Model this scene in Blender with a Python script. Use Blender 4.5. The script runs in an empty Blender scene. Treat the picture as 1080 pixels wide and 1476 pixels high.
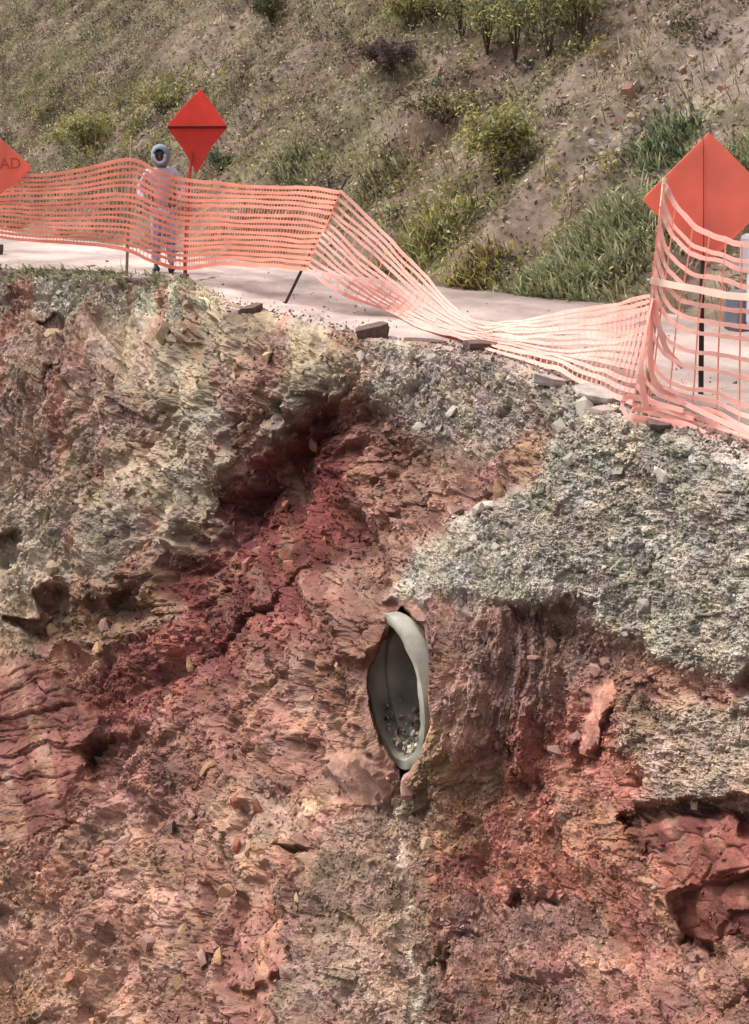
import bpy, math, random
import numpy as np
from mathutils import Vector, Matrix
random.seed(11); RNG = np.random.default_rng(11)
S = bpy.context.scene
COL = S.collection

# ------------------------------------------------------------------ camera, sky, sun, exposure
PITCH = math.radians(14.65); CAMZ = 1.8; FPX = 2027.0
cam_d = bpy.data.cameras.new('camera'); cam = bpy.data.objects.new('camera', cam_d); COL.objects.link(cam)
cam.location = (0, 0, CAMZ); cam.rotation_euler = (math.pi/2-PITCH, 0, 0)
cam_d.sensor_fit = 'VERTICAL'; cam_d.sensor_height = 24.0; cam_d.lens = FPX/1476*24.0
cam_d.clip_end = 500; S.camera = cam
SUN_EL = math.radians(58); SUN_AZ = math.radians(-68)     # azimuth from +Y, clockwise: high on the left
W = bpy.data.worlds.new('World'); S.world = W; W.use_nodes = True
wn = W.node_tree.nodes; wl = W.node_tree.links
bg = wn['Background']; sky = wn.new('ShaderNodeTexSky'); sky.sky_type = 'NISHITA'; sky.sun_disc = False
sky.sun_elevation = SUN_EL; sky.sun_rotation = SUN_AZ; sky.dust_density = 6.0; sky.air_density = 1.0; sky.ozone_density = 0.6
hs = wn.new('ShaderNodeHueSaturation'); hs.inputs['Saturation'].default_value = 0.25
wl.new(sky.outputs[0], hs.inputs['Color']); wl.new(hs.outputs[0], bg.inputs['Color']); bg.inputs['Strength'].default_value = 0.15
sd = bpy.data.lights.new('sun', 'SUN'); sd.energy = 1.2; sd.angle = math.radians(25); sd.color = (1, 0.95, 0.88)
so = bpy.data.objects.new('sun', sd); COL.objects.link(so)
sdir = Vector((math.sin(SUN_AZ)*math.cos(SUN_EL), math.cos(SUN_AZ)*math.cos(SUN_EL), math.sin(SUN_EL)))
so.rotation_euler = (-sdir).to_track_quat('-Z', 'Y').to_euler(); so.location = sdir*30
S.view_settings.view_transform = 'Standard'; S.view_settings.look = 'None'; S.view_settings.gamma = 1
S.view_settings.exposure = 0.8

# ------------------------------------------------------------------ survey helpers
_c, _s = math.cos(PITCH), math.sin(PITCH)
def at(px, py, Y):
    x = (px-540)/FPX; y = -(py-738)/FPX
    dx, dy, dz = x, _c + y*_s, -_s + y*_c
    k = Y/dy
    return Vector((dx*k, Y, CAMZ+dz*k))
def ground(px, py, z=0.0):
    x = (px-540)/FPX; y = -(py-738)/FPX
    dz = -_s + y*_c; k = (z-CAMZ)/dz
    return Vector((x*k, (_c+y*_s)*k, z))
def at_np(px, py, Y):
    x = (px-540)/FPX; y = -(py-738)/FPX
    dy = _c + y*_s; dz = -_s + y*_c; k = Y/dy
    return np.stack([x*k, Y+0*x, CAMZ+dz*k], -1)

def project(Pn):
    d = Pn-np.array([0, 0, CAMZ]); z = d[..., 1]*_c-d[..., 2]*_s; yy = d[..., 1]*_s+d[..., 2]*_c
    return 540+FPX*d[..., 0]/z, 738-FPX*yy/z, z
# ------------------------------------------------------------------ noise
def hsh(ix, iy, seed):
    ix = ix.astype(np.int64); iy = iy.astype(np.int64)
    h = (ix*374761393 + iy*668265263 + seed*1274126177) & 0xffffffff
    h = ((h ^ (h >> 13))*1274126177) & 0xffffffff
    h = ((h ^ (h >> 16))*2246822519) & 0xffffffff
    h = h ^ (h >> 15)
    return (h & 0xffffff)/float(0x1000000)
def vn(x, y, seed=0):
    ix = np.floor(x); iy = np.floor(y); fx = x-ix; fy = y-iy
    ux = fx*fx*fx*(fx*(fx*6-15)+10); uy = fy*fy*fy*(fy*(fy*6-15)+10)
    a = hsh(ix, iy, seed); b = hsh(ix+1, iy, seed); c = hsh(ix, iy+1, seed); d = hsh(ix+1, iy+1, seed)
    return (a*(1-ux)+b*ux)*(1-uy) + (c*(1-ux)+d*ux)*uy - 0.5
def fbm(x, y, seed=0, o=4, g=0.5):
    r = 0; a = 1
    for i in range(o):
        r = r + a*vn(x, y, seed+i*17); x = x*2.03+3.1; y = y*2.03+1.7; a *= g
    return r
def facet(x, y, seed):
    """random tilted plates: height, edge distance, cell value"""
    ix = np.floor(x); iy = np.floor(y)
    f1 = np.full(x.shape, 9.0); f2 = np.full(x.shape, 9.0)
    h = np.zeros(x.shape); cv = np.zeros(x.shape)
    for oy in (-1, 0, 1):
        for ox in (-1, 0, 1):
            cx = ix+ox; cy = iy+oy
            dx = x-(cx+0.1+0.8*hsh(cx, cy, seed)); dy = y-(cy+0.1+0.8*hsh(cx, cy, seed+1))
            d = dx*dx+dy*dy
            near = d < f1
            f2 = np.where(near, f1, np.minimum(f2, d))
            r = hsh(cx, cy, seed+2)
            hh = (r-0.5) + (hsh(cx, cy, seed+3)-0.5)*1.6*dx + (hsh(cx, cy, seed+4)-0.5)*1.6*dy
            h = np.where(near, hh, h); cv = np.where(near, r, cv); f1 = np.where(near, d, f1)
    return h, np.sqrt(f2)-np.sqrt(f1), cv
def sstep(a, b, x):
    t = np.clip((x-a)/(b-a), 0, 1); return t*t*(3-2*t)
def poly_sd(poly, x, y):
    """signed distance, positive inside"""
    P = np.array(poly, float); n = len(P)
    d = np.full(x.shape, 1e18); ins = np.zeros(x.shape, bool)
    for i in range(n):
        a = P[i]; b = P[(i+1) % n]
        ex, ey = b-a; wx = x-a[0]; wy = y-a[1]
        t = np.clip((wx*ex+wy*ey)/(ex*ex+ey*ey+1e-9), 0, 1)
        d = np.minimum(d, (wx-ex*t)**2+(wy-ey*t)**2)
        c = ((a[1] <= y) & (b[1] > y)) | ((b[1] <= y) & (a[1] > y))
        xi = a[0] + (y-a[1])*(ex/(ey if abs(ey) > 1e-9 else 1e-9))
        ins ^= c & (x < xi)
    return np.where(ins, 1, -1)*np.sqrt(d)

# ------------------------------------------------------------------ objects
def tag(o, label=None, cat=None, group=None, kind=None):
    if label: o['label'] = label
    if cat: o['category'] = cat
    if group: o['group'] = group
    if kind: o['kind'] = kind
    return o
def empty(name, loc=(0, 0, 0), rz=0, label=None, cat=None, group=None):
    o = bpy.data.objects.new(name, None); COL.objects.link(o); o.location = loc; o.rotation_euler = (0, 0, rz)
    o.empty_display_size = 0.1
    return tag(o, label, cat, group)
def link(name, me, mat=None, parent=None, smooth=False):
    o = bpy.data.objects.new(name, me); COL.objects.link(o)
    if mat and not me.materials: me.materials.append(mat)
    if parent: o.parent = parent
    if smooth: me.shade_smooth()
    return o
def np_mesh(name, V, F, col=None, corner=4):
    """V (n,3), F (m,corner)"""
    V = np.asarray(V, np.float32); F = np.asarray(F, np.int32)
    me = bpy.data.meshes.new(name)
    me.vertices.add(len(V)); me.vertices.foreach_set('co', V.ravel())
    me.loops.add(F.size); me.loops.foreach_set('vertex_index', F.ravel())
    me.polygons.add(len(F)); me.polygons.foreach_set('loop_start', np.arange(0, F.size, corner, dtype=np.int32))
    me.polygons.foreach_set('use_smooth', np.zeros(len(F), bool)); me.update(calc_edges=True)
    if col is not None:
        a = me.color_attributes.new('soil', 'FLOAT_COLOR', 'POINT')
        c = np.ones((len(V), 4), np.float32); c[:, :3] = col
        a.data.foreach_set('color', c.ravel())
    return me
def grid_faces(nr, nc):
    i = np.arange(nr*nc).reshape(nr, nc)
    return np.stack([i[:-1, :-1], i[1:, :-1], i[1:, 1:], i[:-1, 1:]], -1).reshape(-1, 4)
class MB:
    def __init__(self): self.v = []; self.f = []
    def add(self, vs, fs):
        b = len(self.v); self.v += [tuple(p) for p in vs]; self.f += [tuple(i+b for i in f) for f in fs]; return self
    def box(self, c, d, R=None, jit=0):
        c = Vector(c); vs = []
        for z in (-.5, .5):
            for x, y in ((-.5, -.5), (.5, -.5), (.5, .5), (-.5, .5)):
                p = Vector((x*d[0], y*d[1], z*d[2]))
                if jit: p += Vector([random.uniform(-jit, jit) for _ in range(3)])
                vs.append(c+((R@p) if R else p))
        return self.add(vs, [(3, 2, 1, 0), (4, 5, 6, 7), (0, 1, 5, 4), (1, 2, 6, 5), (2, 3, 7, 6), (3, 0, 4, 7)])
    def tube(self, pts, rad, n=8, cap=True):
        pts = [Vector(p) for p in pts]; rad = rad if hasattr(rad, '__len__') else [rad]*len(pts)
        vs = []; up = Vector((0.31, 0.2, 0.93))
        for i, p in enumerate(pts):
            t = (pts[min(i+1, len(pts)-1)]-pts[max(i-1, 0)]).normalized()
            a = t.cross(up)
            if a.length < 1e-3: a = t.cross(Vector((1, 0, 0)))
            a.normalize(); b = t.cross(a)
            for k in range(n):
                w = 2*math.pi*k/n; vs.append(p+(a*math.cos(w)+b*math.sin(w))*rad[i])
        fs = [(i*n+k, i*n+(k+1) % n, (i+1)*n+(k+1) % n, (i+1)*n+k) for i in range(len(pts)-1) for k in range(n)]
        if cap: fs += [tuple(range(n-1, -1, -1)), tuple(range((len(pts)-1)*n, len(pts)*n))]
        return self.add(vs, fs)
    def build(self, name, mat, parent=None, smooth=False, bevel=0):
        me = bpy.data.meshes.new(name); me.from_pydata(self.v, [], self.f); me.update()
        o = link(name, me, mat, parent, smooth)
        if bevel:
            m = o.modifiers.new('bevel', 'BEVEL'); m.width = bevel; m.segments = 2; m.limit_method = 'ANGLE'
        return o

# ------------------------------------------------------------------ materials
def soil_mat(name, bump=0.5, scale=18.0, vary=0.35, rough=0.95):
    m = bpy.data.materials.new(name); m.use_nodes = True; nt = m.node_tree; N = nt.nodes; L = nt.links
    b = N['Principled BSDF']; b.inputs['Roughness'].default_value = rough; b.inputs['Specular IOR Level'].default_value = 0.15
    a = N.new('ShaderNodeAttribute'); a.attribute_name = 'soil'
    g = N.new('ShaderNodeNewGeometry')
    n1 = N.new('ShaderNodeTexNoise'); n1.inputs['Scale'].default_value = scale; n1.inputs['Detail'].default_value = 8; n1.inputs['Roughness'].default_value = 0.7
    n2 = N.new('ShaderNodeTexNoise'); n2.inputs['Scale'].default_value = scale*4.3; n2.inputs['Detail'].default_value = 6
    L.new(g.outputs['Position'], n1.inputs['Vector']); L.new(g.outputs['Position'], n2.inputs['Vector'])
    mr = N.new('ShaderNodeMapRange'); mr.inputs['From Min'].default_value = 0.3; mr.inputs['From Max'].default_value = 0.7
    mr.inputs['To Min'].default_value = 1-vary; mr.inputs['To Max'].default_value = 1+vary
    L.new(n1.outputs['Fac'], mr.inputs['Value'])
    vm = N.new('ShaderNodeVectorMath'); vm.operation = 'SCALE'
    L.new(a.outputs['Color'], vm.inputs[0]); L.new(mr.outputs[0], vm.inputs['Scale'])
    L.new(vm.outputs[0], b.inputs['Base Color'])
    ad = N.new('ShaderNodeMath'); ad.operation = 'ADD'; L.new(n1.outputs['Fac'], ad.inputs[0])
    mu = N.new('ShaderNodeMath'); mu.operation = 'MULTIPLY'; mu.inputs[1].default_value = 0.5; L.new(n2.outputs['Fac'], mu.inputs[0]); L.new(mu.outputs[0], ad.inputs[1])
    bp = N.new('ShaderNodeBump'); bp.inputs['Strength'].default_value = bump; bp.inputs['Distance'].default_value = 0.03
    L.new(ad.outputs[0], bp.inputs['Height']); L.new(bp.outputs[0], b.inputs['Normal'])
    return m
def plain(name, col, rough=0.8, vary=0.2, scale=20, bump=0.2, spec=0.2, rnd=0.0, trans=0.0, metal=0.0, dist=0.01):
    m = bpy.data.materials.new(name); m.use_nodes = True; nt = m.node_tree; N = nt.nodes; L = nt.links
    b = N['Principled BSDF']; b.inputs['Roughness'].default_value = rough; b.inputs['Specular IOR Level'].default_value = spec
    b.inputs['Metallic'].default_value = metal
    tc = N.new('ShaderNodeTexCoord'); n1 = N.new('ShaderNodeTexNoise'); n1.inputs['Scale'].default_value = scale; n1.inputs['Detail'].default_value = 7
    L.new(tc.outputs['Object'], n1.inputs['Vector'])
    mr = N.new('ShaderNodeMapRange'); mr.inputs['From Min'].default_value = 0.3; mr.inputs['From Max'].default_value = 0.7
    mr.inputs['To Min'].default_value = 1-vary; mr.inputs['To Max'].default_value = 1+vary
    L.new(n1.outputs['Fac'], mr.inputs['Value'])
    vm = N.new('ShaderNodeVectorMath'); vm.operation = 'SCALE'; vm.inputs[0].default_value = col
    if rnd:
        oi = N.new('ShaderNodeObjectInfo'); r2 = N.new('ShaderNodeMapRange'); r2.inputs['To Min'].default_value = 1-rnd; r2.inputs['To Max'].default_value = 1+rnd
        L.new(oi.outputs['Random'], r2.inputs['Value']); mm = N.new('ShaderNodeMath'); mm.operation = 'MULTIPLY'
        L.new(mr.outputs[0], mm.inputs[0]); L.new(r2.outputs[0], mm.inputs[1]); L.new(mm.outputs[0], vm.inputs['Scale'])
    else: L.new(mr.outputs[0], vm.inputs['Scale'])
    L.new(vm.outputs[0], b.inputs['Base Color'])
    if bump:
        bp = N.new('ShaderNodeBump'); bp.inputs['Strength'].default_value = bump; bp.inputs['Distance'].default_value = dist
        L.new(n1.outputs['Fac'], bp.inputs['Height']); L.new(bp.outputs[0], b.inputs['Normal'])
    if trans:
        t = N.new('ShaderNodeBsdfTranslucent'); L.new(vm.outputs[0], t.inputs['Color'])
        mx = N.new('ShaderNodeMixShader'); mx.inputs[0].default_value = trans
        L.new(b.outputs[0], mx.inputs[1]); L.new(t.outputs[0], mx.inputs[2]); L.new(mx.outputs[0], N['Material Output'].inputs['Surface'])
    return m
def leaf_mat(name, trans=0.25):
    m = bpy.data.materials.new(name); m.use_nodes = True; nt = m.node_tree; N = nt.nodes; L = nt.links
    b = N['Principled BSDF']; b.inputs['Roughness'].default_value = 0.7; b.inputs['Specular IOR Level'].default_value = 0.2
    a = N.new('ShaderNodeAttribute'); a.attribute_name = 'soil'
    L.new(a.outputs['Color'], b.inputs['Base Color'])
    t = N.new('ShaderNodeBsdfTranslucent'); L.new(a.outputs['Color'], t.inputs['Color'])
    mx = N.new('ShaderNodeMixShader'); mx.inputs[0].default_value = trans
    L.new(b.outputs[0], mx.inputs[1]); L.new(t.outputs[0], mx.inputs[2]); L.new(mx.outputs[0], N['Material Output'].inputs['Surface'])
    return m
M_SOIL = soil_mat('eroded_soil', 0.55, 16, 0.22)
M_HILL = soil_mat('hill_soil', 0.6, 9, 0.35)
M_ROAD = soil_mat('dusty_road', 0.3, 14, 0.12, 0.9)
M_LEAF = leaf_mat('leaves')
M_STONE = {'grey': plain('grey_stone', (0.36, 0.315, 0.265), 0.9, 0.25, 9, 0.4, rnd=0.35),
           'tan': plain('tan_stone', (0.38, 0.27, 0.18), 0.9, 0.25, 9, 0.4, rnd=0.3),
           'red': plain('red_stone', (0.30, 0.125, 0.085), 0.9, 0.25, 9, 0.4, rnd=0.3),
           'mauve': plain('mauve_stone', (0.28, 0.16, 0.13), 0.9, 0.25, 9, 0.4, rnd=0.3),
           'brown': plain('brown_stone', (0.30, 0.175, 0.10), 0.9, 0.25, 9, 0.4, rnd=0.3)}
M_ASPH = plain('broken_asphalt', (0.13, 0.085, 0.075), 0.95, 0.3, 30, 0.5)
M_CONC = plain('pipe_concrete', (0.34, 0.315, 0.265), 0.9, 0.38, 3.5, 0.5, dist=0.02)
M_NET = plain('orange_net', (0.95, 0.43, 0.31), 0.5, 0.12, 3, 0.0, spec=0.3, trans=0.45)
M_NETP = plain('faded_net', (0.95, 0.58, 0.50), 0.5, 0.12, 3, 0.0, spec=0.3, trans=0.4)
M_NET2 = plain('pale_net', (0.95, 0.74, 0.62), 0.5, 0.12, 3, 0.0, spec=0.3, trans=0.4)
M_SIGN = plain('sign_fabric', (0.88, 0.165, 0.125), 0.6, 0.12, 2.5, 0.35, trans=0.5, dist=0.05)
M_SIGN_OR = plain('sign_fabric_orange', (0.92, 0.33, 0.245), 0.6, 0.12, 2.5, 0.35, trans=0.5, dist=0.05)
M_SIGN_DK = plain('sign_fabric_deep', (0.78, 0.10, 0.085), 0.55, 0.06, 4, 0.05, trans=0.25)
M_BRACE = plain('brace_dark', (0.09, 0.02, 0.02), 0.6, 0.1, 10, 0)
M_POST = plain('red_post', (0.55, 0.085, 0.07), 0.6, 0.2, 10, 0.1)
M_STEEL = plain('dark_steel', (0.05, 0.035, 0.035), 0.6, 0.2, 12, 0.1)
M_WOOD = plain('pale_stake', (0.42, 0.31, 0.21), 0.9, 0.25, 14, 0.3)
M_TEXT = plain('sign_lettering', (0.55, 0.11, 0.08), 0.6, 0.05, 5, 0)

# ------------------------------------------------------------------ washed-out slope (eroded face under the road)
EDGE = [(-420, 356), (-200, 372), (0, 386), (150, 392), (270, 404), (330, 436), (400, 454), (530, 488), (640, 500), (740, 521),
        (800, 550), (880, 582), (960, 604), (1080, 655), (1250, 735), (1460, 830)]
EX = np.array([p[0] for p in EDGE], float); EY = np.array([p[1] for p in EDGE], float)
def edge_y(px): return np.interp(px, EX, EY)
CP = [(p[0], p[1], ground(*p).y) for p in EDGE]
CP += [(-420, 700, 22.0), (-420, 1000, 19), (-420, 1476, 14), (-420, 1950, 10.5),
       (0, 600, 19.0), (0, 800, 17.8), (0, 1000, 16), (0, 1250, 14.2), (0, 1476, 12.2), (0, 1950, 9.2),
       (200, 520, 18.2), (200, 650, 17.3), (200, 790, 16.3), (200, 950, 15.4), (200, 1200, 13.2), (200, 1476, 11.2), (200, 1950, 8.6),
       (330, 600, 15.3), (330, 720, 14.8), (330, 900, 13.8),
       (450, 560, 13.7), (450, 700, 13.3), (450, 850, 12.5), (450, 1000, 11.6), (450, 1250, 10.2), (450, 1476, 9.0), (450, 1950, 7.2),
       (570, 600, 12.4), (570, 720, 11.9), (590, 830, 11.0), (650, 900, 9.85), (650, 1000, 9.55), (640, 1070, 9.6), (505, 980, 10.95), (505, 1060, 10.7), (600, 1150, 9.9), (570, 1300, 9.2), (570, 1476, 8.4), (570, 1950, 6.7),
       (800, 680, 10.3), (800, 800, 9.9), (800, 900, 9.6), (800, 1100, 9.1), (800, 1300, 8.4), (800, 1476, 7.6), (800, 1950, 6.1),
       (1080, 800, 7.95), (1080, 950, 7.7), (1080, 1150, 7.3), (1080, 1300, 6.9), (1080, 1476, 6.4), (1080, 1950, 5.2),
       (1460, 1100, 5.6), (1460, 1476, 5.1), (1460, 1950, 4.5)]
CP = np.array(CP, float); _cp = CP[:, :2]/500.0
def _phi(r2): return np.where(r2 > 0, 0.5*r2*np.log(np.maximum(r2, 1e-12)), 0)
_n = len(CP); _K = _phi(((_cp[:, None]-_cp[None])**2).sum(-1)) + 0.002*np.eye(_n)
_P = np.concatenate([np.ones((_n, 1)), _cp], 1)
_A = np.block([[_K, _P], [_P.T, np.zeros((3, 3))]])
_w = np.linalg.solve(_A, np.concatenate([np.log(CP[:, 2]), np.zeros(3)]))
def base_depth(px, py):
    x = px/500.0; y = py/500.0; r = _w[_n]+_w[_n+1]*x+_w[_n+2]*y
    for i in range(_n): r = r + _w[i]*_phi((x-_cp[i, 0])**2+(y-_cp[i, 1])**2)
    return np.exp(r)

ug = np.concatenate([np.linspace(-420, -20, 70)[:-1], np.arange(-20, 1100, 1.5), np.linspace(1100, 1460, 80)[1:]])
nrow = 640
tg = np.concatenate([np.linspace(0, 1, nrow), 1+np.linspace(0, 1, 60)[1:]])
U = np.repeat(ug[None], len(tg), 0)
ye = edge_y(ug)[None]
T = tg[:, None]
V = np.where(T <= 1, ye+(1490-ye)*T, 1490+(1950-1490)*(T-1))
wx = U+fbm(U/70, V/70, 5, 4)*44; wy = V+fbm(U/70, V/70, 9, 4)*44      # ragged boundaries between soils
def mask(poly, soft=14, raw=False):
    s = poly_sd(poly, U if raw else wx, V if raw else wy)
    return sstep(-soft, soft, s)

MK = {}
MK['tan'] = mask([(-420, 300), (330, 420), (470, 455), (540, 540), (430, 610), (350, 690), (270, 800), (190, 790), (110, 850), (60, 930), (-420, 1050)], 24)
MK['tan_pink'] = mask([(-200, 440), (120, 450), (170, 520), (240, 640), (130, 690), (-200, 700)], 30)
MK['tan_olive'] = mask([(240, 480), (440, 480), (430, 600), (330, 640), (240, 600)], 30)
MK['tan_grey'] = mask([(260, 590), (430, 570), (360, 690), (260, 740)], 30)
MK['pale'] = mask([(-100, 720), (240, 700), (230, 790), (90, 860), (-100, 960)], 30)
MK['lip'] = mask([(-300, 340), (290, 390), (330, 440), (250, 465), (90, 450), (-300, 430)], 14)
MK['ledge'] = mask([(40, 905), (120, 840), (250, 800), (265, 880), (230, 930), (100, 930)], 8)
MK['rock'] = mask([(-300, 960), (60, 960), (118, 1010), (125, 1110), (100, 1200), (30, 1250), (-300, 1290)], 16)
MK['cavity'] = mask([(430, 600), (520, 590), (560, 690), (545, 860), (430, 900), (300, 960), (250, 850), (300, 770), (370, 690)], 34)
MK['mid'] = mask([(500, 560), (700, 590), (780, 660), (700, 740), (590, 830), (540, 900), (500, 850), (560, 700)], 25)
MK['greenlip'] = mask([(530, 490), (720, 505), (780, 570), (770, 640), (650, 640), (560, 590), (530, 560)], 25)
MK['gravel'] = mask([(780, 530), (1480, 760), (1480, 1000), (1080, 960), (990, 950), (880, 930), (820, 870), (700, 880), (640, 880), (565, 870), (590, 820), (720, 730), (790, 640)], 18)
MK['gravel2'] = mask([(900, 1080), (930, 1020), (1080, 990), (1480, 900), (1480, 1130), (1080, 1165), (960, 1165)], 20)
MK['purple'] = mask([(610, 870), (860, 880), (900, 960), (850, 1030), (800, 1090), (650, 1090), (620, 1000)], 20)
MK['orange'] = mask([(700, 1090), (860, 980), (940, 1050), (960, 1250), (920, 1400), (800, 1300), (620, 1300), (620, 1220)], 30)
MK['ochre'] = mask([(615, 1020), (690, 1060), (700, 1210), (650, 1240), (600, 1150)], 18)
MK['ochre2'] = mask([(610, 1350), (650, 1350), (660, 1400), (620, 1410)], 10)
MK['slab'] = mask([(835, 1080), (848, 1000), (875, 975), (885, 1010), (850, 1090)], 5)
MK['mauve_br'] = mask([(600, 1310), (830, 1310), (900, 1400), (850, 1700), (600, 1700)], 30)
MK['mauve_l'] = mask([(120, 1060), (250, 1030), (300, 1120), (240, 1190), (100, 1200)], 22)
MK['pinkslab'] = mask([(470, 1090), (530, 1065), (560, 1110), (530, 1170), (470, 1160)], 6)
MK['paleslab'] = mask([(365, 1240), (390, 1150), (470, 1135), (480, 1170), (420, 1230)], 12)
MK['pinkrock'] = mask([(340, 1440), (370, 1290), (400, 1280), (450, 1330), (440, 1390), (400, 1500), (330, 1520)], 6)
MK['greyrub'] = mask([(440, 1300), (500, 1200), (560, 1140), (610, 1180), (640, 1480), (640, 1950), (420, 1950), (420, 1480)], 22)
MK['boulder'] = mask([(948, 1200), (990, 1180), (1150, 1185), (1180, 1290), (1080, 1340), (985, 1358), (960, 1310)], 7)
MK['olive_bl'] = mask([(-50, 1380), (120, 1400), (140, 1480), (60, 1700), (-200, 1700)], 40)

def lin(r, g, b):
    return np.array([((c/255+0.055)/1.055)**2.4 if c > 10 else c/255/12.92 for c in (r, g, b)])
C = np.zeros(U.shape+(3,)); C[:] = lin(156, 114, 93)
def lay(m, col, k=1.0):
    global C
    C = C*(1-m[..., None]*k) + np.asarray(col)*m[..., None]*k
gm0 = np.clip(MK['gravel']+MK['gravel2']+MK['greenlip']+MK['lip'], 0, 1)
lay(sstep(-0.15, 0.35, fbm(U/190, V/150, 31, 3)), lin(150, 98, 84), 0.8)
lay(MK['tan'], lin(164, 142, 116)); lay(MK['tan_pink'], lin(148, 116, 98), 0.85); lay(MK['tan_olive'], lin(152, 130, 106), 0.7)
lay(MK['tan_grey'], lin(164, 147, 126), 0.8); lay(MK['pale'], lin(156, 136, 114), 0.8); lay(MK['lip'], lin(172, 162, 140), 0.9)
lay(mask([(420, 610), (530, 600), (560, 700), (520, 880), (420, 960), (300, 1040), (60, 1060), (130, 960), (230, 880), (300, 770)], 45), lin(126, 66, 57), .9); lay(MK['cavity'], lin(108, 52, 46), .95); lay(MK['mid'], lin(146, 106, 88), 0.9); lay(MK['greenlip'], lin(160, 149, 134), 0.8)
lay(MK['purple'], lin(138, 102, 90)); lay(MK['orange'], lin(160, 94, 74), 0.85); lay(MK['ochre'], lin(162, 126, 88), .75); lay(MK['ochre2'], lin(130, 98, 48))
lay(MK['gravel'], lin(163, 151, 135)); lay(MK['gravel2'], lin(160, 142, 122), 0.75); lay(MK['slab'], lin(186, 124, 102))
lay(MK['mauve_br'], lin(134, 98, 84), 0.8); lay(MK['mauve_l'], lin(140, 96, 84), 0.7); lay(MK['pinkslab'], lin(172, 126, 104), .85)
lay(MK['paleslab'], lin(172, 138, 112), .85); lay(MK['pinkrock'], lin(158, 104, 86), 0.9); lay(MK['greyrub'], lin(148, 122, 102), 0.75)
lay(MK['rock'], lin(128, 78, 66)); lay(MK['ledge'], lin(118, 88, 68)); lay(MK['boulder'], lin(128, 70, 58)); lay(MK['olive_bl'], lin(156, 120, 88), 0.5)
def line_mask(pts, w_):
    d = np.full(U.shape, 1e9)
    for (ax_, ay_), (bx_, by_) in zip(pts[:-1], pts[1:]):
        t = np.clip(((wx-ax_)*(bx_-ax_)+(wy-ay_)*(by_-ay_))/((bx_-ax_)**2+(by_-ay_)**2), 0, 1); d = np.minimum(d, np.hypot(wx-ax_-t*(bx_-ax_), wy-ay_-t*(by_-ay_)))
    return sstep(w_*1.5, w_*0.3, d)
runoff = line_mask([(572, 1130), (570, 1180), (580, 1235), (592, 1300), (602, 1370), (614, 1430), (626, 1490), (640, 1600)], 7)*sstep(-.25, .1, fbm(U/30, V/40, 39, 3))
run_ = runoff
strk = sstep(0.12, 0.5, fbm(U/26+V/160, V/190, 33, 4)+0.25*fbm(U/120, V/120, 35, 2))
lay(strk*MK['tan']*0.75, lin(150, 98, 80)); lay(strk*(1-gm0)*(1-MK['tan'])*0.5, lin(120, 68, 56))
strk2 = sstep(0.15, 0.5, fbm(U/30-V/200+7, V/170, 37, 4)); lay(strk2*(1-MK['tan'])*(1-gm0)*0.45, lin(170, 132, 104))
lay(run_, lin(206, 184, 158), 0.9)
grey = C.mean(-1, keepdims=True); C = grey+(C-grey)*0.8
C *= np.clip(1+0.55*fbm(U/45, V/45, 41, 5, 0.6)[..., None], 0.4, 1.7)
C[..., 0] *= 1+0.12*fbm(U/30, V/30, 61, 3); C[..., 2] *= 1-0.18*fbm(U/26, V/36, 71, 3)

# relief, in picture-scale units (one unit = Y/2027 m)
Yb = base_depth(U, V)
ymin = ground(540, 386).y
fade = sstep(0, 26, V-ye)
OFF = np.zeros(U.shape)                       # metres further from the valley (recess +, bulge -)
def rec(m, d):
    global OFF
    OFF = OFF + m*d
rec(mask([(420, 590), (540, 580), (590, 690), (560, 880), (430, 930), (290, 980), (230, 860), (290, 760), (360, 680)], 55)*sstep(1000, 640, V), 1.0)
rec(mask([(320, 740), (380, 670), (440, 630), (500, 600), (520, 650), (500, 740), (400, 740), (350, 760)], 40), 0.16)
rec(mask([(-40, 785), (28, 785), (22, 815), (-40, 830)], 8), 0.5)
rec(mask([(45, 915), (110, 858), (225, 838), (228, 900), (150, 915)], 14), 0.45)
rec(mask([(30, 460), (60, 444), (92, 452), (95, 480), (84, 570), (96, 478), (50, 470)], 4), 0.25)
rec(mask([(118, 1080), (150, 1050), (205, 1055), (195, 1095), (135, 1130)], 10), 0.28)
rec(-MK['rock'], 0.22); rec(-MK['ledge'], 0.12)
rec(mask([(930, 1172), (1000, 1160), (1480, 1090), (1480, 1180), (1080, 1200), (1000, 1190), (945, 1205)], 12), 0.32)
rec(-MK['boulder'], 0.16)
rec(mask([(1000, 1290), (1090, 1250), (1200, 1260), (1200, 1400), (1060, 1380), (985, 1362)], 14), 0.22)
rec(mask([(735, 1312), (760, 1300), (800, 1310), (790, 1330), (750, 1330)], 9), 0.2)
rec(mask([(420, 1250), (440, 1235), (465, 1240), (440, 1258)], 8), 0.14); rec(mask([(365, 1180), (380, 1172), (378, 1200), (366, 1206)], 7), 0.12)
rec(mask([(345, 1450), (400, 1410), (440, 1382), (445, 1390), (405, 1425), (350, 1462)], 4), 0.12)
rec(mask([(640, 1370), (664, 1352), (672, 1376), (650, 1392)], 9), 0.12)
rec(mask([(0, 1340), (40, 1335), (30, 1358), (0, 1360)], 8), 0.14)
rec(-MK['gravel']*0.10 - MK['gravel']*0.10*sstep(600, 760, V) - MK['gravel2']*0.12 - MK['slab']*0.1 - MK['pinkslab']*0.06 - MK['tan']*0.05, 1.0)
rec(mask([(575, 1105), (590, 1060), (628, 1040), (626, 1070), (600, 1100), (585, 1125)], 5, True), 0.35)
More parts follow.
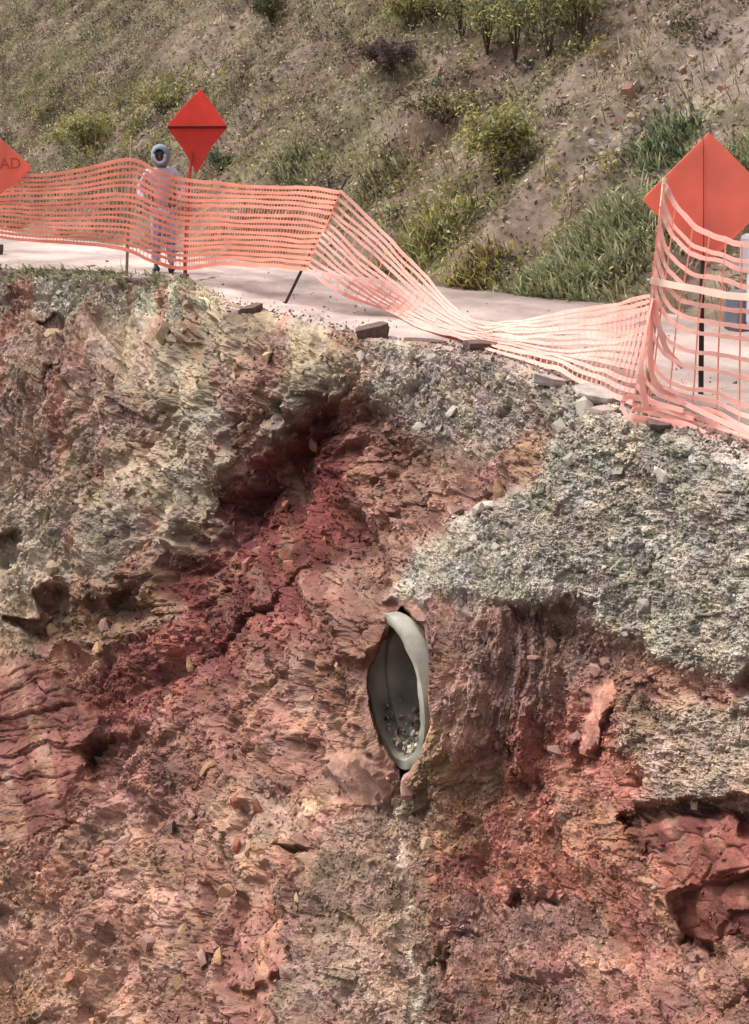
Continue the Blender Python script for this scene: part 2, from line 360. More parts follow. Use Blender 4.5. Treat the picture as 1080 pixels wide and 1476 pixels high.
# room for the culvert mouth
MOUTH = [(562, 922), (572, 892), (592, 884), (612, 908), (623, 960), (623, 1035), (610, 1080), (590, 1105), (578, 1104), (570, 1090), (555, 1056), (542, 1010), (541, 966), (552, 944)]
rec(mask(MOUTH, 4, True), 1.2)
rec(mask([(505, 860), (566, 868), (573, 888), (562, 916), (546, 938), (528, 960), (508, 950)], 9, True)*(1-mask(MOUTH, 4, True)), -0.32)
# relief textures
def rot(a, sx, sy):
    a = math.radians(a); ca, sa = math.cos(a), math.sin(a)
    gx = wx*0.35+U*0.65; gy = wy*0.35+V*0.65
    return (gx*ca-gy*sa)/sx, (gx*sa+gy*ca)/sy
def rubble(ang, asp, seed, sizes=(80, 38, 19, 10, 5.5), amps=(7, 4.2, 2.6, 1.6, 0.9)):
    r = 0
    for i, (s, a) in enumerate(zip(sizes, amps)):
        x, y = rot(ang+i*23, s*(asp-0.12*i), s)
        h, e, c = facet(x, y, seed+i*20)
        r = r + a*(h*1.8 + 1.2*np.minimum(e*2.2, 0.45)); cell_val.append(c)
    return r
cell_val = []
def grain(ang, wid, asp, seed, o=6, g=0.58):
    a = math.radians(ang); ac = U*math.cos(a)+V*math.sin(a)+20*fbm(U/120, V/120, seed+5, 3); al = -U*math.sin(a)+V*math.cos(a)
    n1 = fbm(ac/wid, al/(wid*asp), seed, o, g); n2 = 0.25-np.abs(fbm(ac/(wid*.55), al/(wid*asp*.5), seed+50, o-1, g))
    return n1+0.7*n2
gl = sstep(430, 250, U+0.22*(V-900)+30*fbm(U/90, V/90, 399, 2)); gr_ = sstep(590, 700, U+30*fbm(U/90, V/90, 398, 2))
h_grain = gl*grain(50, 62, 2.4, 1001)+(1-gl)*(1-gr_)*grain(8, 54, 2.8, 1101)+gr_*grain(-8, 58, 2.3, 1201)
h_rub = rubble(32, 1.6, 100)                       # rubble lying down the slope
h_rubR = rubble(58, 1.4, 300)
h_vert = rubble(90, 2.2, 500, (44, 20, 9.5, 5.5), (6, 4, 2.6, 1.5))     # rilled face
h_grav = rubble(20, 1.25, 700, (46, 15, 8, 5), (5, 4.2, 3.2, 2.0))
xb, yb = rot(8, 260, 33); bed = facet(xb, yb+0.35*fbm(U/60, V/60, 81, 3), 900)
xb, yb = rot(11, 60, 17); bed2 = facet(xb, yb+0.2*fbm(U/40, V/40, 82, 3), 930); xb, yb = rot(20, 16, 12); bed3 = facet(xb, yb, 960)
h_bed = 8*bed[0]*1.3 + 7*np.minimum(bed[1]*4, 0.5) + 5*bed2[0]+4*np.minimum(bed2[1]*4, 0.5)+2.2*bed3[0]+ 4*fbm(U/20, V/14, 83, 4)
side = sstep(540, 680, U+0.25*(V-900))
H = h_rub*(1-side)+h_rubR*side+36*h_grain
cv = (cell_val[1]+cell_val[2]+cell_val[3])*(1-side)+(cell_val[6]+cell_val[7]+cell_val[8])*side
cg = cell_val[15]+cell_val[16]
gm = np.clip(MK['gravel']+MK['gravel2']+MK['greenlip']+MK['lip'], 0, 1)
C *= np.clip(1+0.26*(cv-1.5)*(1-gm)+0.26*(cg-1.0)*gm, 0.5, 1.6)[..., None]
def use(m, h):
    global H
    H = H*(1-m)+h*m
use(MK['tan'], h_vert*0.7+22*grain(6, 44, 2.6, 1301)); use(MK['lip'], h_grav); use(MK['purple'], h_vert*0.6+26*grain(0, 34, 3.4, 1401)); use(MK['greenlip'], h_grav*1.2)
use(MK['gravel'], h_grav*0.8+8*fbm(U/60, V/60, 87, 3)); use(MK['gravel2'], h_grav*1.2); use(MK['rock'], h_bed); use(MK['ledge'], h_bed*1.2)
use(np.clip(MK['slab']+MK['pinkslab']+MK['paleslab']*0.6+MK['pinkrock']*0.8, 0, 1), 4*fbm(U/25, V/40, 89, 4))
xb, yb = rot(28, 120, 60); bo = facet(xb, yb, 950)
xb, yb = rot(40, 34, 22); bo2 = facet(xb, yb, 970)
use(MK['boulder'], 24*bo[0]+8*bo2[0]+4*np.minimum(bo2[1]*3, .5)+5*fbm(U/25, V/25, 91, 4))
def gully(ang, wid, lng, seed):
    a = math.radians(ang); ac = (U*math.cos(a)+V*math.sin(a)); al = (-U*math.sin(a)+V*math.cos(a))
    ac = ac+22*fbm(U/110, V/110, seed+5, 3)
    return (0.30-np.abs(fbm(ac/wid, al/lng, seed, 3, 0.55)))*2.2
gul = gl*gully(38, 46, 210, 401)+(1-gl)*(1-gr_)*gully(4, 40, 190, 411)+gr_*gully(-6, 44, 170, 421)
gul2 = gl*gully(30, 19, 80, 431)+(1-gl)*(1-gr_)*gully(6, 17, 80, 441)+gr_*gully(-4, 18, 70, 451)
soft_ = 1-0.75*gm-0.8*MK['rock']-0.6*MK['boulder']
H = H + np.clip(soft_, 0, 1)*(18*gul+5*gul2)*(1-0.4*MK['tan'])
H = H + 26*fbm(U/150, V/130, 95, 3)*(1-MK['rock']*0.7)
near_pipe = sstep(-26, -3, poly_sd(MOUTH, U, V)); H = H*(1-0.75*near_pipe)+5*near_pipe*(U < 560)+7*near_pipe*(V < 900)
P = at_np(U, V, Yb+OFF*fade)
du = np.gradient(P, axis=1)/np.gradient(U, axis=1)[..., None]; dv = np.gradient(P, axis=0)/np.gradient(V, axis=0)[..., None]
NB = np.cross(dv, du); NB /= np.linalg.norm(NB, axis=-1, keepdims=True)+1e-9
Pb = at_np(U, V, Yb)
du = np.gradient(Pb, axis=1)/np.gradient(U, axis=1)[..., None]; dv = np.gradient(Pb, axis=0)/np.gradient(V, axis=0)[..., None]
NS = np.cross(dv, du); NS /= np.linalg.norm(NS, axis=-1, keepdims=True)+1e-9
if NS[300, 400, 1] > 0: NS = -NS
P = P + NS*(H*Yb/2027.0*(0.25+0.75*fade))[..., None]
# tuck the top rows under the road
e0 = np.stack([ground(u, edge_y(u)) for u in ug]); inn = np.array([0.85, 0.53, 0.0])
top = [e0+inn*0.9+np.array([0, 0, -0.45]), e0+inn*0.25+np.array([0, 0, -0.10])]
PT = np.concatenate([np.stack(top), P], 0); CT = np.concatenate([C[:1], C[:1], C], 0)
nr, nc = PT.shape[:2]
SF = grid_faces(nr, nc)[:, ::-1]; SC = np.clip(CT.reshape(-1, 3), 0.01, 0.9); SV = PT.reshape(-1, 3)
def face_mask(k): return np.concatenate([MK[k][:1], MK[k][:1], MK[k]], 0).reshape(-1)[SF].mean(1) > 0.5
owner = np.zeros(len(SF), int); pieces = [('rock_outcrop', 'ledge'), ('rock_outcrop', 'rock'), ('boulder', 'boulder'), ('rock_slab', 'slab'), ('rock_slab', 'pinkslab'), ('rock_slab', 'pinkrock')]
for q, (nm, k) in enumerate(pieces): owner[face_mask(k)] = q+1
def sub_mesh(nm, fs):
    used, inv = np.unique(fs, return_inverse=True); return np_mesh(nm, SV[used], inv.reshape(fs.shape), SC[used])
slope = link('eroded_slope', sub_mesh('eroded_slope', SF[owner == 0]), M_SOIL, smooth=False)
for q, (nm, k) in enumerate(pieces): link(nm, sub_mesh(nm, SF[owner == q+1]), M_SOIL, slope)
tag(slope, 'red and tan washed-out earth slope falling away below the road', None, None, 'structure')
def slope_pt(px, py):
    j = int(np.clip(np.searchsorted(ug, px), 0, len(ug)-1)); y0 = float(edge_y(ug[j]))
    t = (py-y0)/(1490-y0) if py < 1490 else 1+(py-1490)/460
    i = int(np.clip(np.searchsorted(tg, t), 0, len(tg)-1))
    return i, j

# ------------------------------------------------------------------ road
TOE = np.array([(12, 1.5), (9, 6.5), (5.5, 12), (2.9, 16.2), (1.0, 18.4), (-1.5, 22), (-6, 28), (-14, 40), (-30, 64)], float)[::-1]
def resample(P, n, smooth=0):
    d = np.concatenate([[0], np.cumsum(np.linalg.norm(np.diff(P, axis=0), axis=1))])
    t = np.linspace(0, d[-1], n)
    Q = np.stack([np.interp(t, d, P[:, k]) for k in range(P.shape[1])], 1)
    for _ in range(smooth): Q[1:-1] = (Q[:-2]+2*Q[1:-1]+Q[2:])/4
    return Q
ne = 520
ep = np.stack([np.array(ground(u, edge_y(u)))[:2] for u in np.linspace(-420, 1460, 900)])
ep = np.concatenate([[(-26, 52)], ep, [(6.5, 1.0)]])
E = resample(ep, ne); TT = resample(TOE, ne, 12)
tcur = np.linspace(0, 1, ne)
jag = np.clip(facet(tcur*120, tcur*0, 40)[0]*0.24, -.12, .09) + fbm(tcur*160, tcur*0+3, 43, 3)*0.10
outw = np.stack([E[:, 0]*0-0.85, E[:, 0]*0-0.53], 1)
E2 = E+outw*(jag[:, None]+0.06)
nw = 46; w = np.linspace(0, 1, nw)**1.5
RX = E2[None]*(1-w[:, None, None])+(TT+np.array([0.6, 0.4]))[None]*w[:, None, None]
rz = 0.025*fbm(RX[..., 0]*1.1, RX[..., 1]*1.1, 47, 4)-0.06*np.clip(1-w[:, None]*14, 0, 1)*sstep(0.25, 0.0, np.abs(jag))[None]*0.5
RP = np.concatenate([RX, rz[..., None]], -1)
under = RP[:1].copy(); under[..., 2] -= 0.10; under[..., :2] -= outw[None]*0.03
back = under.copy(); back[..., :2] -= outw[None]*0.5
RP = np.concatenate([back, under, RP], 0)
rc = np.zeros(RP.shape); rc[:] = lin(160, 142, 135)
rn = fbm(RP[..., 0]*0.9, RP[..., 1]*0.9, 51, 5)
rc *= (1+0.55*rn+0.25*fbm(RP[..., 0]*6, RP[..., 1]*6, 53, 4))[..., None]
rc[2:] *= (1+0.45*fbm(tcur*26+0*w[:, None], w[:, None]*11+0*tcur, 55, 4))[..., None]; rc[:2] = lin(112, 84, 76)
road = link('road', np_mesh('road', RP.reshape(-1, 3), grid_faces(*RP.shape[:2])[:, ::-1], np.clip(rc.reshape(-1, 3), .02, .8)), M_ROAD, smooth=True)
tag(road, 'pale dusty road with its edge broken away', None, None, 'structure')

# ------------------------------------------------------------------ hillside
nh = 620; TH = resample(np.concatenate([[(-44, 88)], TOE, [(16, -6)]]), nh, 20)
tn = np.gradient(TH, axis=0); tn /= np.linalg.norm(tn, axis=1, keepdims=True)
hn = np.stack([-tn[:, 1], tn[:, 0]], 1)
for _ in range(60): hn[1:-1] = (hn[:-2]+hn[1:-1]*2+hn[2:])/4
arc = np.concatenate([[0], np.cumsum(np.linalg.norm(np.diff(TH, axis=0), axis=1))])
rr = np.concatenate([np.linspace(-0.6, 9, 300), np.linspace(9, 45, 60)[1:]])
def hill_z(a, r):
    z = np.where(r < 0, r*0.25, 0.78*r+0.25*np.exp(-r/0.6)-0.25)
    s = sstep(-0.2, 1.2, r)
    z = z + s*(0.55*fbm(a*0.35+5, r*0.3, 201, 3)+0.28*fbm(a*1.3+0.25*r, r*0.55, 203, 3)+0.10*fbm(a*4+r*0.6, r*2.0, 207, 4))
    h, e, c = facet(a*2.6+r*0.4, r*1.3, 211); z = z+s*(0.07*h+0.05*np.minimum(e*2, 0.5))
    h, e, c = facet(a*7.0, r*3.6, 231); z = z+s*(0.035*h+0.02*np.minimum(e*2, 0.5))
    return z
AA = np.repeat(arc[None], len(rr), 0); RR = np.repeat(rr[:, None], nh, 1)
HX = TH[None]+hn[None]*RR[..., None]
HZ = hill_z(AA, RR)
HP = np.concatenate([HX, HZ[..., None]], -1)
hc = np.zeros(HP.shape); hc[:] = lin(106, 93, 79)
def hlay(m, col):
    global hc
    hc = hc*(1-m[..., None])+np.asarray(col)*m[..., None]
hlay(sstep(-0.05, 0.3, fbm(AA*0.5+0.2*RR, RR*0.25, 221, 4)), lin(120, 104, 92))
hlay(sstep(0.05, 0.35, fbm(AA*0.7+0.3*RR, RR*0.4, 223, 4)), lin(90, 72, 62))
hlay(sstep(0.05, 0.4, fbm(AA*0.6, RR*0.6, 225, 4))*0.7, lin(98, 94, 68))
sx_, sy_, _z = project(HP)
hlay(sstep(-40, 60, poly_sd([(800, 260), (900, 150), (1080, 20), (1300, -100), (1300, 200), (1040, 190), (900, 260)], sx_, sy_)+60*fbm(AA*1.5, RR, 229, 4))*(_z > 1)*0.8, lin(138, 122, 112))   # bare scree
hc *= np.clip(1+0.7*fbm(AA*5, RR*4, 227, 4)[..., None], 0.45, 1.6)
hill = link('hillside', np_mesh('hillside', HP.reshape(-1, 3), grid_faces(len(rr), nh), np.clip(hc.reshape(-1, 3), .01, .8)), M_HILL, smooth=True)
tag(hill, 'brown brushy hillside rising behind the road', None, None, 'structure')
def hill_at(a, r):
    x = np.interp(a, arc, TH[:, 0])+np.interp(a, arc, hn[:, 0])*r; y = np.interp(a, arc, TH[:, 1])+np.interp(a, arc, hn[:, 1])*r
    return np.stack([x, y, hill_z(a, r)], -1)
hpx, hpy, hz_ = project(HP)
def hill_pick(px, py):
    """the point of the hillside seen at a picture position, as (arc, up-slope)"""
    q = (hpx-px)**2+(hpy-py)**2+np.where(RR < 0.02, 1e9, 0)+np.where(hz_ < 1, 1e9, 0)
    i, j = np.unravel_index(np.argmin(q), q.shape); return float(arc[j]), float(rr[i])

# ------------------------------------------------------------------ stones, pebbles, grass
import bmesh
def hull(seed, n=13, flat=(1, 0.8, 0.6)):
    r = random.Random(seed); bm = bmesh.new()
    for _ in range(n):
        v = Vector((r.gauss(0, 1), r.gauss(0, 1), r.gauss(0, 1))).normalized()
        k = r.uniform(0.8, 1.05); bm.verts.new((v.x*flat[0]*k, v.y*flat[1]*k, v.z*flat[2]*k))
    res = bmesh.ops.convex_hull(bm, input=bm.verts)
    loose = [g for g in res['geom_interior'] if isinstance(g, bmesh.types.BMVert)]
    if loose: bmesh.ops.delete(bm, geom=loose, context='VERTS')
    bmesh.ops.recalc_face_normals(bm, faces=bm.faces); bm.verts.ensure_lookup_table(); bm.verts.index_update()
    return bm
STONES = {}
for kname, mat in M_STONE.items():
    L_ = []
    for k in range(4):
        bm = hull(900+k*7+len(kname), 14, (1, 0.78, 0.5+0.12*k)); me = bpy.data.meshes.new('stone'); bm.to_mesh(me); bm.free(); me.materials.append(mat); L_.append(me)
    STONES[kname] = L_
def soil_kind(i, j):
    if MK['gravel'][i, j] > .5 or MK['greenlip'][i, j] > .5 or MK['lip'][i, j] > .5: return 'grey'
    if MK['gravel2'][i, j] > .5 or MK['tan'][i, j] > .5 or MK['greyrub'][i, j] > .5: return 'tan'
    if MK['purple'][i, j] > .5 or MK['mauve_br'][i, j] > .5 or MK['mauve_l'][i, j] > .5: return 'mauve'
    if MK['cavity'][i, j] > .5 or MK['orange'][i, j] > .5: return 'red'
    return random.choice(['brown', 'red', 'mauve', 'brown'])
PIPE_POLY = [(500, 900), (560, 850), (640, 880), (650, 1080), (600, 1140), (540, 1120), (500, 1050)]
def in_pipe(x, y): return 505 < x < 632 and 865 < y < 1120
nst = 0
while nst < 290:
    px = random.uniform(5, 1075); py = random.uniform(float(edge_y(px))+20, 1470)
    if in_pipe(px, py): continue
    i, j = slope_pt(px, py)
    if MK['rock'][i, j] > .5 or MK['boulder'][i, j] > .5 or MK['slab'][i, j] > .3 or (MK['tan'][i, j] > .5 and random.random() < .75): continue
    big = random.random()**3
    r = (6.0+16*big)*Yb[i, j]/2027.0
    kind = soil_kind(i, j)
    o = link('stone', random.choice(STONES[kind]), None, slope)
    n = Vector(NS[i, j]); p = Vector(P[i, j])+n*r*0.12
    o.location = p; o.scale = (r*random.uniform(.8, 1.3), r, r*random.uniform(.6, 1))
    q = n.to_track_quat('Z', 'Y'); o.rotation_mode = 'QUATERNION'
    o.rotation_quaternion = q @ Matrix.Rotation(random.uniform(-.7, .7), 3, 'X').to_quaternion() @ Matrix.Rotation(random.uniform(0, 6.28), 3, 'Z').to_quaternion()
    nst += 1
def rand_rot(n, rng):
    q = rng.normal(size=(n, 4)); q /= np.linalg.norm(q, axis=1, keepdims=True); w, x, y, z = q.T
    return np.stack([np.stack([1-2*(y*y+z*z), 2*(x*y-z*w), 2*(x*z+y*w)], -1), np.stack([2*(x*y+z*w), 1-2*(x*x+z*z), 2*(y*z-x*w)], -1), np.stack([2*(x*z-y*w), 2*(y*z+x*w), 1-2*(x*x+y*y)], -1)], 1)
def pebbles(name, pos, rad, col, nb=5, seed=1):
    rng = np.random.default_rng(seed); Vs = []; Fs = []; Cs = []; base = 0
    sel = rng.integers(0, nb, len(pos))
    for k in range(nb):
        bm = hull(300+k, 9); hv = np.array([v.co[:] for v in bm.verts]); hf = np.array([[v.index for v in f.verts] for f in bm.faces]); bm.free()
        idx = np.where(sel == k)[0]
        if not len(idx): continue
        R = rand_rot(len(idx), rng)
        v = np.einsum('nij,vj->nvi', R, hv)*rad[idx][:, None, None]+pos[idx][:, None]
        f = hf[None]+(np.arange(len(idx))*len(hv))[:, None, None]+base
        Vs.append(v.reshape(-1, 3)); Fs.append(f.reshape(-1, 3)); Cs.append(np.repeat(col[idx], len(hv), 0)); base += len(idx)*len(hv)
    return np_mesh(name, np.concatenate(Vs), np.concatenate(Fs), np.concatenate(Cs), 3)
NP = 26000
bx = RNG.uniform(-20, 1100, NP*4); by = RNG.uniform(400, 1490, NP*4)
jj = np.clip(np.searchsorted(ug, bx), 0, len(ug)-1); y0 = edge_y(ug[jj]); tt = (by-y0)/(1490-y0); ok = tt > 0.005
ii = np.clip(np.searchsorted(tg, tt), 0, len(tg)-1)
wgt = 0.16+0.8*gm+0.35*MK['greyrub']+0.2*MK['mauve_br']-0.22*MK['tan']-0.5*MK['rock']-0.5*MK['boulder']-0.5*MK['slab']-0.3*MK['pinkslab']
ok &= RNG.random(len(bx)) < wgt[ii, jj]
ok &= ~((bx > 505) & (bx < 632) & (by > 865) & (by < 1120))
ii = ii[ok][:NP]; jj = jj[ok][:NP]
rad = (1.7+3.4*RNG.random(len(ii))**2.5)*Yb[ii, jj]/2027
pc = np.clip(C[ii, jj]*(0.85+0.45*RNG.random((len(ii), 1))+0.1*gm[ii, jj][:, None]), 0.02, 0.75)
peb = link('gravel', pebbles('gravel', P[ii, jj]+NS[ii, jj]*rad[:, None]*0.25, rad, pc), M_SOIL)
tag(peb, 'loose small gravel and clods strewn over the eroded slope', 'gravel', None, 'stuff')

# crumbly clods over the bare earth
bx = RNG.uniform(-20, 1100, 80000); by = RNG.uniform(400, 1490, 80000)
jj = np.clip(np.searchsorted(ug, bx), 0, len(ug)-1); y0 = edge_y(ug[jj]); tt = (by-y0)/(1490-y0); ii = np.clip(np.searchsorted(tg, tt), 0, len(tg)-1)
wgt = np.clip(0.55+1.6*fbm(U/90, V/90, 351, 3), .05, 1)*(1-0.9*np.clip(MK['rock']+MK['boulder']+MK['slab']+MK['pinkslab']*.7, 0, 1))*(1-0.55*MK['tan'])*(1-0.7*gm)
ok = (tt > .01) & (RNG.random(len(bx)) < wgt[ii, jj]*.85) & ~((bx > 512) & (bx < 628) & (by > 868) & (by < 1118))
ii, jj = ii[ok], jj[ok]; rad = (1.6+6.5*RNG.random(len(ii))**4)*Yb[ii, jj]/2027
pc = np.clip(C[ii, jj]*(0.8+0.45*RNG.random((len(ii), 1))), 0.02, 0.7)
cl = link('clods', pebbles('clods', P[ii, jj]+NS[ii, jj]*rad[:, None]*0.1, rad, pc, seed=3), M_SOIL)
tag(cl, 'crumbly red and brown clods covering the bare earth of the slope', 'clods', None, 'stuff')

def blades(base, up, hgt, wid, col, bend, rng):
    n = len(base)
    a = rng.uniform(0, 2*np.pi, n); side = np.stack([np.cos(a), np.sin(a), 0*a], 1); fw = np.stack([-np.sin(a), np.cos(a), 0*a], 1)
    p0 = base; p1 = base+up*hgt[:, None]*0.55+fw*(bend*hgt*0.25)[:, None]; p2 = base+up*(hgt*(1-0.35*bend))[:, None]+fw*(bend*hgt*0.8)[:, None]
    w = wid[:, None]*side
    v = np.stack([p0-w*.5, p0+w*.5, p1+w*.42, p1-w*.42, p2+w*.1, p2-w*.1], 1).reshape(-1, 3)
    b = np.arange(n)[:, None]*6
    f = np.concatenate([b+np.array([0, 1, 2, 3]), b+np.array([3, 2, 4, 5])], 0)
    return v, f, np.repeat(col, 6, 0)
def leaves(pos, size, col, rng, flat=0.0):
    n = len(pos); R = rand_rot(n, rng)
    if flat: R[:, :, 2] = R[:, :, 2]*(1-flat)
    t = np.array([[-1, 0, 0], [0, .42, .16], [1, 0, 0], [0, -.42, .16]])
    v = np.einsum('nij,vj->nvi', R, t)*size[:, None, None]+pos[:, None]
    f = np.arange(n)[:, None]*4+np.arange(4)
    return v.reshape(-1, 3), f, np.repeat(col, 4, 0)
def pal(cols, n, rng, var=0.25):
    cols = np.array([lin(*c) for c in cols]); c = cols[rng.integers(0, len(cols), n)]
    return np.clip(c*(1+var*rng.normal(size=(n, 1))), 0.01, 0.7)
def join(parts):
    Vs, Fs, Cs, b = [], [], [], 0
    for v, f, c in parts: Vs.append(v); Fs.append(f+b); Cs.append(c); b += len(v)
    return np.concatenate(Vs), np.concatenate(Fs), np.concatenate(Cs)
VEG = [[(40, 110), (280, 95), (335, 215), (250, 235), (40, 245)], [(530, 250), (720, 250), (780, 400), (640, 420), (520, 330)], [(680, 150), (785, 150), (785, 275), (670, 285)],
       [(510, -80), (910, -80), (870, 85), (700, 100), (520, 55)], [(760, 310), (880, 260), (900, 190), (1010, 150), (1000, 230), (940, 300), (930, 410), (760, 415)], [(350, 230), (480, 215), (500, 275), (350, 265)], [(1040, 190), (1200, 150), (1200, 280), (1080, 300)]]
def veg(qx, qy, a, r):
    qx = qx+60*fbm(a*1.1, r*1.1, 341, 3); qy = qy+50*fbm(a*1.1+9, r*1.1, 343, 3); m_ = np.full(qx.shape, -1e9)
    for p in VEG: m_ = np.maximum(m_, poly_sd(p, qx, qy))
    return sstep(-18, 22, m_)
# leaf litter and dry grass all over the hillside
amin, amax = arc[0]+40, arc[-1]-6
n = 150000
a_ = RNG.uniform(amin, amax, n); r_ = RNG.uniform(0.05, 1, n)**0.9*11
hp = hill_at(a_, r_); qx, qy, _ = project(hp)
keep = (qx > -260) & (qx < 1340) & (qy > -180) & (qy < 480)
dens = fbm(a_*0.8, r_*0.8, 301, 3)
k1 = keep & (RNG.random(n) < 0.75+dens*0.8)
lp = hp[k1]+np.array([-.35, -.22, .8])*RNG.uniform(0.0, 1, (k1.sum(), 1))**2*0.14
nl = len(lp); green = fbm(a_[k1]*0.45+3, r_[k1]*0.5, 317, 4)+RNG.normal(0, 0.12, nl)+0.35*veg(qx[k1], qy[k1], a_[k1], r_[k1])-0.03
c_br = pal([(150, 134, 114), (128, 110, 92), (182, 168, 148), (104, 88, 72), (140, 122, 102), (118, 104, 88)], nl, RNG, .28)
c_gr = pal([(144, 140, 96), (122, 120, 80), (166, 158, 116), (104, 106, 74), (150, 140, 110)], nl, RNG, .25)
lc = np.where((green > 0.0)[:, None], c_gr, c_br)
tn_ = np.array([-.45, -.28, .85]); nv = tn_+RNG.normal(0, 0.45, (nl, 3)); nv /= np.linalg.norm(nv, axis=1, keepdims=True)
ua = np.cross(nv, RNG.normal(size=(nl, 3))); ua /= np.linalg.norm(ua, axis=1, keepdims=True); va = np.cross(nv, ua)
sz = RNG.uniform(0.022, 0.06, nl)[:, None]
vv = np.stack([lp-ua*sz, lp+va*sz*.5+nv*sz*.15, lp+ua*sz*RNG.uniform(.6, 1.2, (nl, 1)), lp-va*sz*.5+nv*sz*.15], 1).reshape(-1, 3)
lit = (vv, np.arange(nl)[:, None]*4+np.arange(4), np.repeat(lc, 4, 0))
litter = link('leaf_litter', np_mesh('leaf_litter', *lit), M_LEAF)
tag(litter, 'dead leaves and dry litter covering the hillside', 'leaf litter', None, 'stuff')
n = 60000
a_ = RNG.uniform(amin, amax, n); r_ = RNG.uniform(0.0, 1, n)*11; hp = hill_at(a_, r_); qx, qy, _ = project(hp)
gd = fbm(a_*0.55+9, r_*0.6, 311, 4); keep = (qx > -260) & (qx < 1340) & (qy > -180) & (qy < 480) & (RNG.random(n) < 0.35+gd*1.8)
gp = hp[keep]; gg = gd[keep]; m_ = len(gp)
upv = np.array([-0.35, -0.22, 0.85])+RNG.normal(0, 0.28, (m_, 3))
gcol = pal([(156, 144, 104), (176, 162, 128), (132, 128, 88), (146, 126, 98), (166, 154, 112), (124, 116, 88)], m_, RNG)
gr = blades(gp, upv, RNG.uniform(0.08, 0.30, m_), RNG.uniform(0.010, 0.024, m_), gcol, RNG.uniform(0.1, 0.9, m_), RNG)
grass = link('hillside_grass', np_mesh('hillside_grass', *gr), M_LEAF)
tag(grass, 'dry yellowish grass growing over the hillside', 'grass', None, 'stuff')
# tangled low scrub
nc_ = 3200; ca = RNG.uniform(amin, amax, nc_); cr = RNG.uniform(0.1, 10.5, nc_); cpz = hill_at(ca, cr); qx, qy, _ = project(cpz)
bare = poly_sd([(800, 260), (900, 150), (1080, 20), (1300, -100), (1300, 200), (1040, 190), (900, 260)], qx, qy) > 0
topk = (qy < 70) & (qx > 480) & (qx < 900); vg = veg(qx, qy, ca, cr)
kp = (qx > -200) & (qx < 1280) & (qy > -120) & (qy < 440) & (RNG.random(nc_) < np.where(bare, .15, np.where(topk, 1, np.maximum(vg, 0.40+0.9*fbm(ca*.5, cr*.5, 333, 3)))))
ca, cr, cpz, topk, vg = ca[kp], cr[kp], cpz[kp], topk[kp], vg[kp]; ncl = len(ca); per = 60
ch = RNG.uniform(.12, .42, ncl)*np.where(topk, 1.7, 1); cw = RNG.uniform(.14, .42, ncl); ix = np.repeat(np.arange(ncl), per); nn_ = len(ix)
la = ca[ix]+RNG.normal(0, 1, nn_)*cw[ix]*.5; lr = np.maximum(cr[ix]+RNG.normal(0, 1, nn_)*cw[ix]*.5, .03); sp_ = hill_at(la, lr)+np.array([-.3, -.2, .9])*(RNG.random(nn_)*ch[ix]*np.exp(-((la-ca[ix])/cw[ix])**2))[:, None]
pals = np.array([[lin(*c) for c in p] for p in ([(126, 122, 84), (146, 140, 100), (104, 100, 70)], [(120, 104, 88), (98, 82, 70), (142, 124, 106)], [(158, 152, 94), (138, 132, 82), (176, 168, 116)], [(86, 92, 68), (106, 110, 82), (72, 76, 56)], [(106, 92, 84), (128, 112, 102), (84, 72, 66)])])
pk = np.where(RNG.random(ncl) < vg*.9, RNG.choice(np.array([0, 2, 2, 3]), ncl), RNG.choice(5, ncl, p=[.22, .32, .08, .10, .28])); lc = pals[pk[ix], RNG.integers(0, 3, nn_)]*RNG.uniform(.7, 1.35, (nn_, 1))
scrub = link('scrub', np_mesh('scrub', *leaves(sp_, RNG.uniform(.022, .058, nn_), lc, RNG)), M_LEAF)
tag(scrub, 'tangled low brown and olive scrub over the hillside', 'scrub', None, 'stuff')
ntw = 5000; ix = RNG.integers(0, ncl, ntw); tb = hill_at(ca[ix]+RNG.normal(0, .4, ntw)*cw[ix], np.maximum(cr[ix]+RNG.normal(0, .4, ntw)*cw[ix], .03))
tw = blades(tb, np.array([-.25, -.15, .9])+RNG.normal(0, .35, (ntw, 3)), RNG.uniform(.6, 1.5, ntw)*ch[ix], RNG.uniform(.008, .016, ntw), pal([(90, 78, 66), (150, 138, 118), (118, 102, 86), (170, 158, 136)], ntw, RNG), RNG.uniform(0, .5, ntw), RNG)
twg = link('dry_stalks', np_mesh('dry_stalks', *tw), M_LEAF); tag(twg, 'thin dry stalks standing among the hillside scrub', 'stalks', None, 'stuff')
# stones lying on the hillside
HS = []
for k in range(150):
    px = random.uniform(-10, 1090); py = random.uniform(0, 400)
    if k < 45: px = random.uniform(820, 1085); py = random.uniform(20, 260)
    a, r = hill_pick(px, py)
    if r < 0.2 or r > 10.8: continue
    p = hill_at(np.array([a+random.uniform(-.04, .04)]), np.array([r]))[0]
    o = link('stone', random.choice(STONES[random.choice(['grey', 'tan', 'mauve', 'tan'])]), None, hill)
    s_ = 0.04+0.12*random.random()**2.5
    o.location = p; o.scale = (s_*1.3, s_, s_); o.rotation_euler = (random.uniform(0, 6), random.uniform(0, 6), random.uniform(0, 6))

